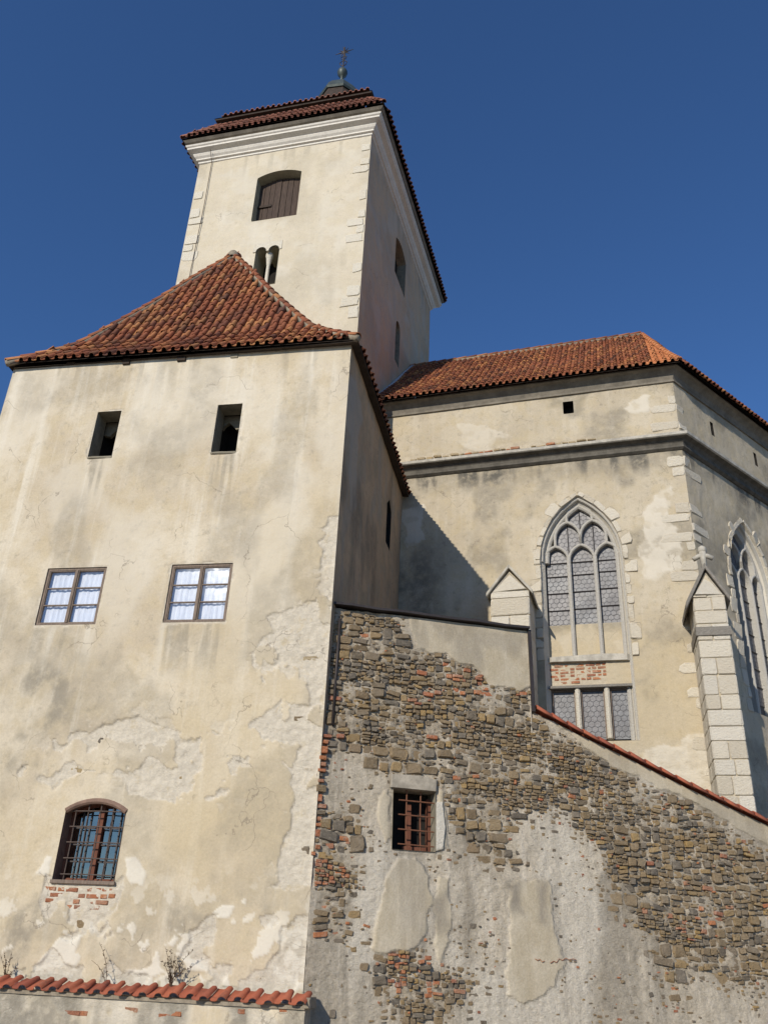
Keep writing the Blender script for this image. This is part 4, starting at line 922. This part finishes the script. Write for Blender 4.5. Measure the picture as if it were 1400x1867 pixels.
# chancel roof
CE = .4; RZ0, RZ1 = CT+.37, 21.0
apx = CW.pt(7.15, RZ1, -4.0); eK = KP+mitre(CW, CQ)*CE; ek_u, _ = CW.co(eK); qa_u, qa_n = CQ.co(apx); qk_u, qk_n = CQ.co(eK)
cp = lambda t: RZ0+(RZ1-RZ0)*t-.12*math.sin(math.pi*min(1, t*1.0))*(1-t)
f_main = RoofFace(CW, -CE, 4.0, cp, lambda t: -1.0, lambda t: ek_u+t*(7.15-ek_u))
f_apse = RoofFace(CQ, -CE, -qa_n, cp, lambda t: qk_u+t*(qa_u-qk_u), lambda t: 9.0)
croof = f_main.deck('roof', M['soffit'], chancel); f_apse.deck('roof_deck', M['soffit'], croof)
rng = random.Random(6)
rows = f_main.rows(.19, .33, .4, rng, .03, .03)
TMC = [tile_mesh('tile', .19, .4, .058, seed=40+i) for i in range(4)]; TMN = [tile_mesh('tile', .19, .4, .05, seed=60+i, mat=M['tile_new']) for i in range(2)]
new = [m for m, t, u in rows if u > 7.02+.14*t]; old = [m for m, t, u in rows if u <= 7.02+.14*t]
lay(new, TMN, M['tile_new'], croof, rng, 60, 'new_tile_field'); lay(old, TMC, M['tile'], croof, rng, 300-min(60, len(new)), 'tile_field')
lay([x[0] for x in f_apse.rows(.19, .33, .4, rng, .03, .02)], TMC, M['tile'], croof, rng, 0, 'tile_field')
caps([f_main.P(t, f_main.uhi(t), .03) for t in np.linspace(0, 1, 12)], .075, .34, M['tile_new'], croof, bed=False)
caps([f_main.P(1, 7.15, .05), f_main.P(1, -1, .05)], .09, .38, M['tile'], croof)
b = MB(); b.tube([f_main.P(t, -.93, .05) for t in np.linspace(0, 1, 12)], .09, 6); b.build('pale_flashing', M['zinc'], croof, True)
b = MB(); b.add([f_main.P(1, -1), f_main.P(1, 7.15), CW.pt(7.15, 16, -9), CW.pt(-1, 16, -9), CQ.pt(9, cp(0), .3), CQ.pt(9, cp(1), qa_n)], [(0, 1, 2, 3), (1, 5, 4, 2)]); b.build('roof_deck', M['tile'], croof)

# ------------------------------------------------------------------ rubble yard wall
RW = Wall(Wall(HC, 78.0).pt(0, 0, .12), 78.0, .046)
yard = thing('rubble_stone_wall', RW.pt(4, 0), 'high rubble stone wall with barred window, metal capping and sloped tile coping', 'wall')
UE = 3.9; CAPZ = 7.42
slope_pts = RW.pxs([(970, 1296), (1050, 1338), (1130, 1376), (1250, 1436), (1400, 1506)]); slope_u = [p[0] for p in slope_pts]+[11.5]; slope_z = [p[1] for p in slope_pts]+[slope_pts[-1][1]-.37*(11.5-slope_pts[-1][0])]
topf = lambda U: np.interp(U, slope_u, slope_z)
YW = rect(RW, (717, 1437), (791, 1443), (713, 1549), (795, 1553)); yw_poly = rp(YW)
rub = [RW.pxs(p) for p in (((600, 1100), (745, 1122), (750, 1170), (800, 1200), (865, 1222), (900, 1268), (965, 1272), (1000, 1300), (1050, 1350), (1110, 1402), (1180, 1428), (1270, 1475), (1420, 1560), (1420, 1790), (1330, 1800), (1230, 1790), (1170, 1720), (1120, 1660), (1110, 1580), (1060, 1500), (990, 1470), (940, 1490), (900, 1560), (870, 1560), (815, 1480), (800, 1400), (700, 1405), (640, 1400), (585, 1340)), ((570, 1500), (640, 1480), (680, 1540), (640, 1640), (600, 1690), (555, 1700)), ((690, 1720), (770, 1725), (850, 1790), (830, 1830), (740, 1840), (700, 1800)), ((820, 1430), (900, 1440), (920, 1560), (850, 1560)))]
plas = [RW.pxs(p) for p in (((745, 1118), (975, 1150), (970, 1252), (935, 1262), (905, 1256), (888, 1236), (860, 1212), (800, 1192), (760, 1178), (750, 1150)), ((1000, 1312), (1420, 1505), (1420, 1552), (1270, 1468), (1180, 1424), (1110, 1398), (1058, 1352)), ((722, 1562), (757, 1562), (782, 1600), (787, 1650), (778, 1692), (760, 1728), (718, 1738), (690, 1738), (675, 1722), (690, 1660), (706, 1600)), ((926, 1690), (930, 1610), (1000, 1600), (1012, 1700), (1028, 1752), (1012, 1802), (960, 1822), (920, 1815), (932, 1750)), ((800, 1600), (822, 1600), (820, 1720), (800, 1760), (790, 1700)), ((800, 1440), (812, 1440), (815, 1540), (800, 1550)), ((690, 1450), (712, 1440), (710, 1540), (690, 1510)))]
stains = [(RW.pxs(p), s) for p, s in ((((922, 1605), (950, 1605), (948, 1660), (925, 1665)), .9), (((980, 1605), (1002, 1605), (1000, 1690), (985, 1690)), .8), (((1090, 1620), (1130, 1500), (1180, 1560), (1150, 1700), (1160, 1840), (1090, 1850)), .55), (((825, 1420), (870, 1420), (870, 1540), (830, 1600), (815, 1500)), .6), (((770, 1130), (960, 1155), (950, 1200), (800, 1160)), .5), (((840, 1560), (860, 1560), (862, 1760), (845, 1760)), .45), (((780, 1640), (815, 1620), (820, 1690), (790, 1700)), .7), (((1210, 1500), (1260, 1510), (1240, 1600), (1190, 1590)), .5))]
def yard_masks(U, Z):
    r = np.zeros(U.shape); g_ = r.copy(); d = r.copy()
    for i, p in enumerate(rub): r = np.maximum(r, region(U, Z, p, .42, 1.6, 101+i, .26))
    for i, p in enumerate(plas): g_ = np.maximum(g_, region(U, Z, p, .11, 4, 121+i, .022))
    for i, (p, s) in enumerate(stains): d = np.maximum(d, s*region(U, Z, p, .12, 3, 141+i, .1))
    drip = .5*sm(fbm(U*2.2, Z*.22, 5, 151), .5, .66); d = np.maximum(d, drip*(1-.6*r))
    w = sm(fbm(U*.9, Z*.45, 4, 155), .45, .62)*(1-.5*r)
    r = r*(1-g_); return r, g_, d, w
def yard_disp(U, Z):
    r, g_, d, w = yard_masks(U, Z); q = 1-np.maximum(r, g_)
    return .010*g_-.027*r+q*(.05*(fbm(U*2.5, Z*3.5, 5, 161)-.5)+.035*(fbm(U*17, Z*23, 3, 162)-.5))+r*(.10*(fbm(U*2.2, Z*3.4, 4, 163)-.5)+.085*(fbm(U*13, Z*20, 3, 165)-.5))+.012*g_*(fbm(U*3, Z*3, 3, 164)-.5)
grid_wall('wall_facing', RW, seq(0.0, UE, .026), seq(0, 7.42, .026), M['rubble'], yard, [yw_poly], yard_disp, yard_masks)
grid_wall('wall_facing', RW, seq(UE, 11.5, .03), np.linspace(0, 1, 190), M['rubble'], yard, (), yard_disp, yard_masks, top=topf)
b = MB(); b.box(RW, .0, UE-.004, 0, 7.41, -.5, -.48); b.prism(RW, [(UE, 0), (11.5, 0)]+[(u, z) for u, z in zip(slope_u[::-1], slope_z[::-1])], -.5, -.48); b.build('wall_facing', M['rubble'], yard)
b = MB(); b.box(RW, UE-.02, UE+.0, 5.3, 7.41, -.48, .0); b.build('wall_end', M['rubble'], yard)
# stones: uneven blocks from a random subdivision of the face, so courses start and stop as in rubble work
rng = random.Random(77); cells = []
def split(u0, z0, w, h, lim):
    asp = w/h
    if (w*h < lim and .75 < asp < 3.4) or h < .045 or w < .06: cells.append((u0+w/2, z0+h/2, w, h)); return
    q = rng.uniform(.3, .7)
    if asp > rng.uniform(1.2, 2.3): split(u0, z0, w*q, h, lim*rng.uniform(.8, 1.25)); split(u0+w*q, z0, w*(1-q), h, lim*rng.uniform(.8, 1.25))
    else: split(u0, z0, w, h*q, lim*rng.uniform(.8, 1.25)); split(u0, z0+h*q, w, h*(1-q), lim*rng.uniform(.8, 1.25))
zz_ = .08
while zz_ < 7.3:
    hh_ = rng.uniform(.35, .7); uu_ = .05
    while uu_ < 9.4: ww_ = rng.uniform(.5, 1.3); split(uu_, zz_, ww_, hh_, rng.choice((.009, .014, .022, .034, .05, .065))); uu_ += ww_
    zz_ += hh_
warp = lambda u, z: z+.05*math.sin(u*1.4+z*.7)+.10*(float(fbm(u*1.2, z*.8, 2, 171))-.5)
CA = np.array([(u, warp(u, z)) for u, z, w, h in cells]); mr, mg, md, mw = yard_masks(CA[:, 0], CA[:, 1]); tz_ = np.where(CA[:, 0] < UE, 7.40, topf(CA[:, 0])-.03)
dwin = poly_sd(CA[:, 0], CA[:, 1], yw_poly)
bricky = np.maximum.reduce([region(CA[:, 0], CA[:, 1], RW.pxs(p), .1, 3, 9, .1) for p in (((755, 1205), (880, 1215), (890, 1265), (760, 1265)), ((560, 1530), (640, 1520), (620, 1700), (555, 1700)), ((670, 1700), (830, 1740), (830, 1820), (680, 1800)), ((1220, 1660), (1330, 1650), (1330, 1700), (1220, 1710)), ((930, 1262), (970, 1262), (970, 1300), (935, 1285)))])
clump = fbm(CA[:, 0]*1.1, CA[:, 1]*1.1, 3, 5)
picked = []
for i, (u, z, w, h) in enumerate(cells):
    z = CA[i, 1]
    if z+h/2 > tz_[i] or dwin[i] < max(w*.55, h*.6)+.015 or mg[i] > .3: continue
    strong = mr[i] > .45; fade = mr[i] > .08
    p = .96 if strong else (.75 if fade else (.07 if clump[i] < .5 else .42))
    if rng.random() > p: continue
    brick = rng.random() < (.4 if bricky[i] > .5 else (.02 if strong else .07))
    k = rng.uniform(.84, 1.04) if strong else rng.uniform(.45, .8)
    if brick: w = min(w, .25); h = min(h, .085)
    out = irr(u, z, w*k, h*k*.97, rng, .26 if not brick else .07, .24 if not brick else .1)
    th = rng.gauss(0, .09); ct, st_ = math.cos(th), math.sin(th)
    out = [(u+(a_-u)*ct-(b_-z)*st_, z+(a_-u)*st_+(b_-z)*ct) for a_, b_ in out]; out = [(max(.02, a_), b_) for a_, b_ in out]
    picked.append((w*h*k*k*(1 if (z > 1.0 and u < 8.3) else .05), out, brick, strong))
picked.sort(key=lambda c: -c[0])
rest = {0: MB(), 1: MB()}; n_ind = 0; chips = []
for (ar, out, brick, strong) in picked:
    if len(out) < 3: continue
    df = rng.uniform(-.022, .04) if strong else rng.uniform(-.012, .014)
    if n_ind < 300:
        b = MB(); b.stone(RW, out, df, -.14, rng, rng.uniform(.008, .026), rng.uniform(.72, .9), .004); b.build('brick' if brick else 'stone', M['brick' if brick else 'stone'], yard); n_ind += 1
    else: rest[int(brick)].stone(RW, out, df, -.12, rng, rng.uniform(.006, .02), rng.uniform(.7, .88), .003)
for k in range(5200):                                              # chips and packing stones pressed into the joints
    u, z = rng.uniform(.05, 9.2), rng.uniform(.5, 7.3); picked_z = 7.38 if u < UE else float(topf(u))-.05
    if z > picked_z: continue
    w = rng.uniform(.02, .075); h = w*rng.uniform(.35, .8); chips.append((u, z, w, h))
CH = np.array(chips); cm, cg, _, _ = yard_masks(CH[:, 0], CH[:, 1]); cdw = poly_sd(CH[:, 0], CH[:, 1], yw_poly); ccl = fbm(CH[:, 0]*1.3, CH[:, 1]*1.3, 3, 12)
for (u, z, w, h), r_, g_, dw, cl_ in zip(chips, cm, cg, cdw, ccl):
    if g_ > .2 or dw < .06 or rng.random() > (.9 if r_ > .2 else (.3 if cl_ > .52 else .06)): continue
    rest[1 if rng.random() < (.05 if r_ > .3 else .12) else 0].stone(RW, irr(u, z, w, h, rng, .3, .3), rng.uniform(-.006, .022), -.08, rng, .008, .7, .003)
for k in (0, 1): tag(obj(('small_stones', 'small_bricks')[k], rest[k].mesh('rest'), M[('stone', 'brick')[k]], yard), kind='stuff')
# brick toothing in the corner against the house
zlo, zhi = RW.px(575, 1560)[1], RW.px(590, 1338)[1]; z = zlo
while z < zhi:
    h = rng.choice((.06, .075, .13)); w = rng.uniform(.07, .17); b = MB(); bx = .02+.07*rng.random()
    b.stone(RW, irr(bx+w/2-.06, z+h/2, w, h*.9, rng, .08, .08), .03+.036*(z-3)+rng.uniform(-.03, .03), -.15, rng, .01, .88, .004); b.build('brick', M['brick' if rng.random() < .75 else 'stone'], yard); z += h+rng.uniform(.008, .04)
# wall window
b = MB(); b.strip(RW, yw_poly, .03, yw_poly, -.45); win = b.build('barred_window', M['reveal'], yard)
b = MB(); b.face(RW, yw_poly, -.45); b.build('dark_interior', M['dark'], win)
u0, u1, z0, z1 = YW
b = MB(); b.stone(RW, [(u0-.06, z1+.0), (u1+.02, z1-.01), (u1+.03, z1+.19), (u1-.3, z1+.24), (u0-.05, z1+.23)], .06, -.3, random.Random(5), .02, .94, .004); b.build('lintel', M['lintel'], win)
for k in (.33, .66):
    uu = u0+(u1-u0)*k+.02; b = MB(); b.tube([RW.pt(uu, z0, -.08), RW.pt(uu-.008, (z0+z1)/2, -.08), RW.pt(uu, z1, -.08)], .014, 6); b.build('iron_bar', M['rust'], win)
for k in (.1, .34, .58, .82):
    zz = z0+(z1-z0)*k; b = MB(); b.tube([RW.pt(u0+.12, zz, -.06), RW.pt(u1, zz-.01, -.06)], .012, 6); b.build('iron_bar', M['rust'], win)
b = MB(); b.box(RW, u0+.32, u0+.40, z0+.02, z1-.2, -.36, -.28); b.box(RW, u1-.07, u1-.005, z0+.02, z1-.1, -.36, -.26); b.box(RW, u0+.25, u1-.075, z0+.01, z0+.09, -.36, -.27); b.build('wood_frame', M['redwood'], win)
b = MB(); b.stone(RW, [(u1+.01, z0+.02), (u1+.13, z0+.06), (u1+.17, z0+.4), (u1+.12, z0+.82), (u1+.01, z0+.8)], .05, -.1, random.Random(7), .01, .92, .003); b.build('whitewashed_jamb', M['ashlar'], win)
b = MB(); q_ = [RW.px(x, y) for x, y in ((974, 1748), (979, 1751), (983, 1749), (987, 1754), (991, 1752))]; b.tube([RW.pt(u_, z_, .022) for u_, z_ in q_], .006, 5)
q_ = [RW.px(x, y) for x, y in ((1002, 1756), (1008, 1752), (1013, 1755), (1018, 1748), (1024, 1751), (1030, 1747), (1036, 1750), (1043, 1748), (1049, 1750))]; b.tube([RW.pt(u_, z_, .022) for u_, z_ in q_], .006, 5); b.build('red_scribble', M['brick'], yard)
# metal capping, end strip, tube for the shadow gap and sloped coping
b = MB(); cpz = [(u, RW.px(600+(968-600)*u/UE, 1103+(1150-1103)*u/UE)[1]) for u in np.linspace(-.1, UE+.02, 9)]
V = []
for u, z in cpz: V += [RW.pt(u, z-.005+.01*math.sin(u*5), .12), RW.pt(u, z+.04+.01*math.sin(u*5), .12), RW.pt(u, z+.08, -.55), RW.pt(u, z-.005, -.55)]
b.add(V, [(4*i+k, 4*i+4+k, 4*i+4+(k+1) % 4, 4*i+(k+1) % 4) for i in range(8) for k in range(4)]+[(0, 1, 2, 3), (32, 35, 34, 33)]); b.build('metal_capping', M['sheet'], yard)
b = MB(); b.box(RW, UE+.0, UE+.06, slope_z[0]-.02, 7.44, -.05, .06); b.build('metal_end_strip', M['sheet'], yard)
b = MB(); b.tube([RW.pt(.2, 7.2, .03), RW.pt(.19, 6.3, .03), RW.pt(.18, 5.2, .03)], .026, 8); b.build('shadow_gap_tube', M['sheet'], yard, True)  # dark tube added to stand for the shadowed gap beside the house
rng = random.Random(15); u = UE+.05; k = 0
while u < 11.2:
    L = .3; a = RW.pt(u, float(topf(u))+.02, .1); e = RW.pt(u+L+.05, float(topf(u+L+.05))+.02, .1)
    x = e-a; x /= np.linalg.norm(x); n = RW.n; up = np.cross(n, x); up = up if up[2] > 0 else -up
    mb = MB(); m_ = 6; ll = L+.07+rng.uniform(-.02, .02)
    for s_, t_ in ((0, 1.0), (ll, .88)):
        for q in range(m_):
            w_ = math.pi*q/(m_-1)*.9; mb.v.append(a+x*s_+up*(.08*math.sin(w_)*t_+(.01 if s_ else .04)+rng.uniform(-.006, .006))+n*(.03-.0-.16*(1-math.cos(w_))*.9))
    mb.v += [v-up*.03 for v in mb.v[:2*m_]]
    N = m_; mb.f = [(i, i+1, N+i+1, N+i) for i in range(N-1)]+[(2*N+i, 3*N+i, 3*N+i+1, 2*N+i+1) for i in range(N-1)]+[(0, N, 3*N, 2*N), (i, 2*N, 2*N+1, 1) if False else (0, 2*N, 2*N+1, 1)]+[(i, 2*N+i, 2*N+i+1, i+1) for i in range(1, N-1)]+[(N+i, N+i+1, 3*N+i+1, 3*N+i) for i in range(N-1)]
    mb.build('coping_tile', M['tile_cope'], yard, True); u += L; k += 1

# ------------------------------------------------------------------ low wall with tile coping in front of the house
PD = .42; PWL = HW.off(PD)
low = thing('plinth_wall', HW.pt(-4, 0, .2), 'low rendered wall with red tile coping along the foot of the house', 'wall')
pz = PWL.px(300, 1824, 0)[1]; pe = PWL.px(556, 1845)[0]
def low_masks(U, Z):
    z0_ = np.zeros(U.shape); return sm(fbm(U*1.5, Z*2, 4, 201), .47, .53), .4*sm(fbm(U*2.2, Z*.3, 4, 202), .5, .65), .85*sm(fbm(U*2.2, Z*.25, 4, 203), .4, .6), z0_
grid_wall('wall_facing', PWL, seq(-8.4, pe, .04), seq(0, pz, .04), M['house'], low, (), lambda U, Z: .04*(fbm(U*4, Z*5, 4, 204)-.5), low_masks)
b = MB(); b.box(HW, -8.4, pe-.002, 0, pz+.0, .0, PD-.06); b.prism(HW, [(pe-.03, 0), (pe, 0), (pe, pz), (pe-.03, pz)], .0, PD+.0); b.build('wall_core', M['rubble'], low)
rng = random.Random(44)
for x, w in ((130, .34), (150, .2), (240, .24), (300, .2), (320, .22), (440, .12), (520, .2)):
    u_, z_ = PWL.px(x, 1845+rng.uniform(-4, 10)); b = MB(); b.stone(PWL, irr(u_, z_, w, .07, rng, .12, .14), .002, -.1, rng, .01, .85, .004); b.build('brick', M['brick'], low)
cop = RoofFace(HW, -(PD+.07), -.04, lambda t: pz+.02+.17*t, lambda t: -8.5, lambda t: pe+.06)
TP_ = [tile_mesh('tile', .245, .40, .068, seed=80+i, mat=M['tile_cope'], hf=.8) for i in range(4)]
for m, t, u in cop.rows(.245, .6, .44, rng, .0, .05, 0, 1): obj('coping_tile', TP_[rng.randrange(4)], None, low, m @ Matrix.Rotation(rng.gauss(0, .045), 4, 'Z') @ Matrix.Rotation(rng.gauss(0, .03), 4, 'X') @ Matrix.Translation((0, rng.gauss(0, .02), rng.uniform(-.01, .012))))
b = MB(); 
b.box(HW, -8.4, pe, pz-.02, pz+.03, .0, PD+.03); b.build('coping_bed', M['mortar'], low)
b = MB(); b.stone(PWL, irr(pe+.02, pz+.07, .12, .16, rng, .15, .2), .04, -.35, rng, .02); b.build('coping_end_stone', M['mortar'], low)

# ------------------------------------------------------------------ dry weeds on the coping
def weed(x, y, h, n, spread, lean, label, seed, leafy=True):
    rg = random.Random(seed); u, z = HW.px(x, y, .2); base = HW.pt(u, z-.02, .2)
    t = thing('dry_weed', base, label, 'weed', 'dry weeds on the tile coping'); st = MB(); lf = MB()
    for k in range(n):
        a = rg.uniform(-spread, spread)+lean; L = h*rg.uniform(.55, 1); dd = rg.uniform(-.15, .2)
        pts = [base+HW.u*(L*q*math.sin(a*q))+HW.n*(dd*L*q)+np.array([0, 0, L*q*math.cos(a*q)]) for q in (0, .25, .5, .75, 1)]
        st.tube(pts, .007, 5, .002)
        for j in range(int(L*(46 if leafy else 22))):
            q = rg.uniform(.2, 1); p = base+HW.u*(L*q*math.sin(a*q))+HW.n*(dd*L*q)+np.array([0, 0, L*q*math.cos(a*q)])
            d = HW.u*rg.uniform(-1, 1)+HW.n*rg.uniform(-1, 1)+np.array([0, 0, rg.uniform(.0, 1)]); d /= np.linalg.norm(d); s_ = np.cross(d, [rg.uniform(-1, 1), rg.uniform(-1, 1), .3]); s_ /= np.linalg.norm(s_)+1e-9
            l = rg.uniform(.02, .05); lf.add([p, p+d*l*.5+s_*l*.22, p+d*l, p+d*l*.5-s_*l*.22], [(0, 1, 2, 3)])
    st.build('stem', M['twig'], t); tag(lf.build('leaves', M['weedleaf'], t), kind='stuff')
weed(310, 1806, .66, 12, .65, .25, 'bushy dry weed growing from the tile coping right of the bare stalk', 1)
weed(192, 1800, .7, 2, .12, -.5, 'single bare dry stalk leaning left above the tile coping', 2, False)
weed(8, 1795, .5, 6, .6, .1, 'small dry weed at the left edge of the picture on the coping', 3)
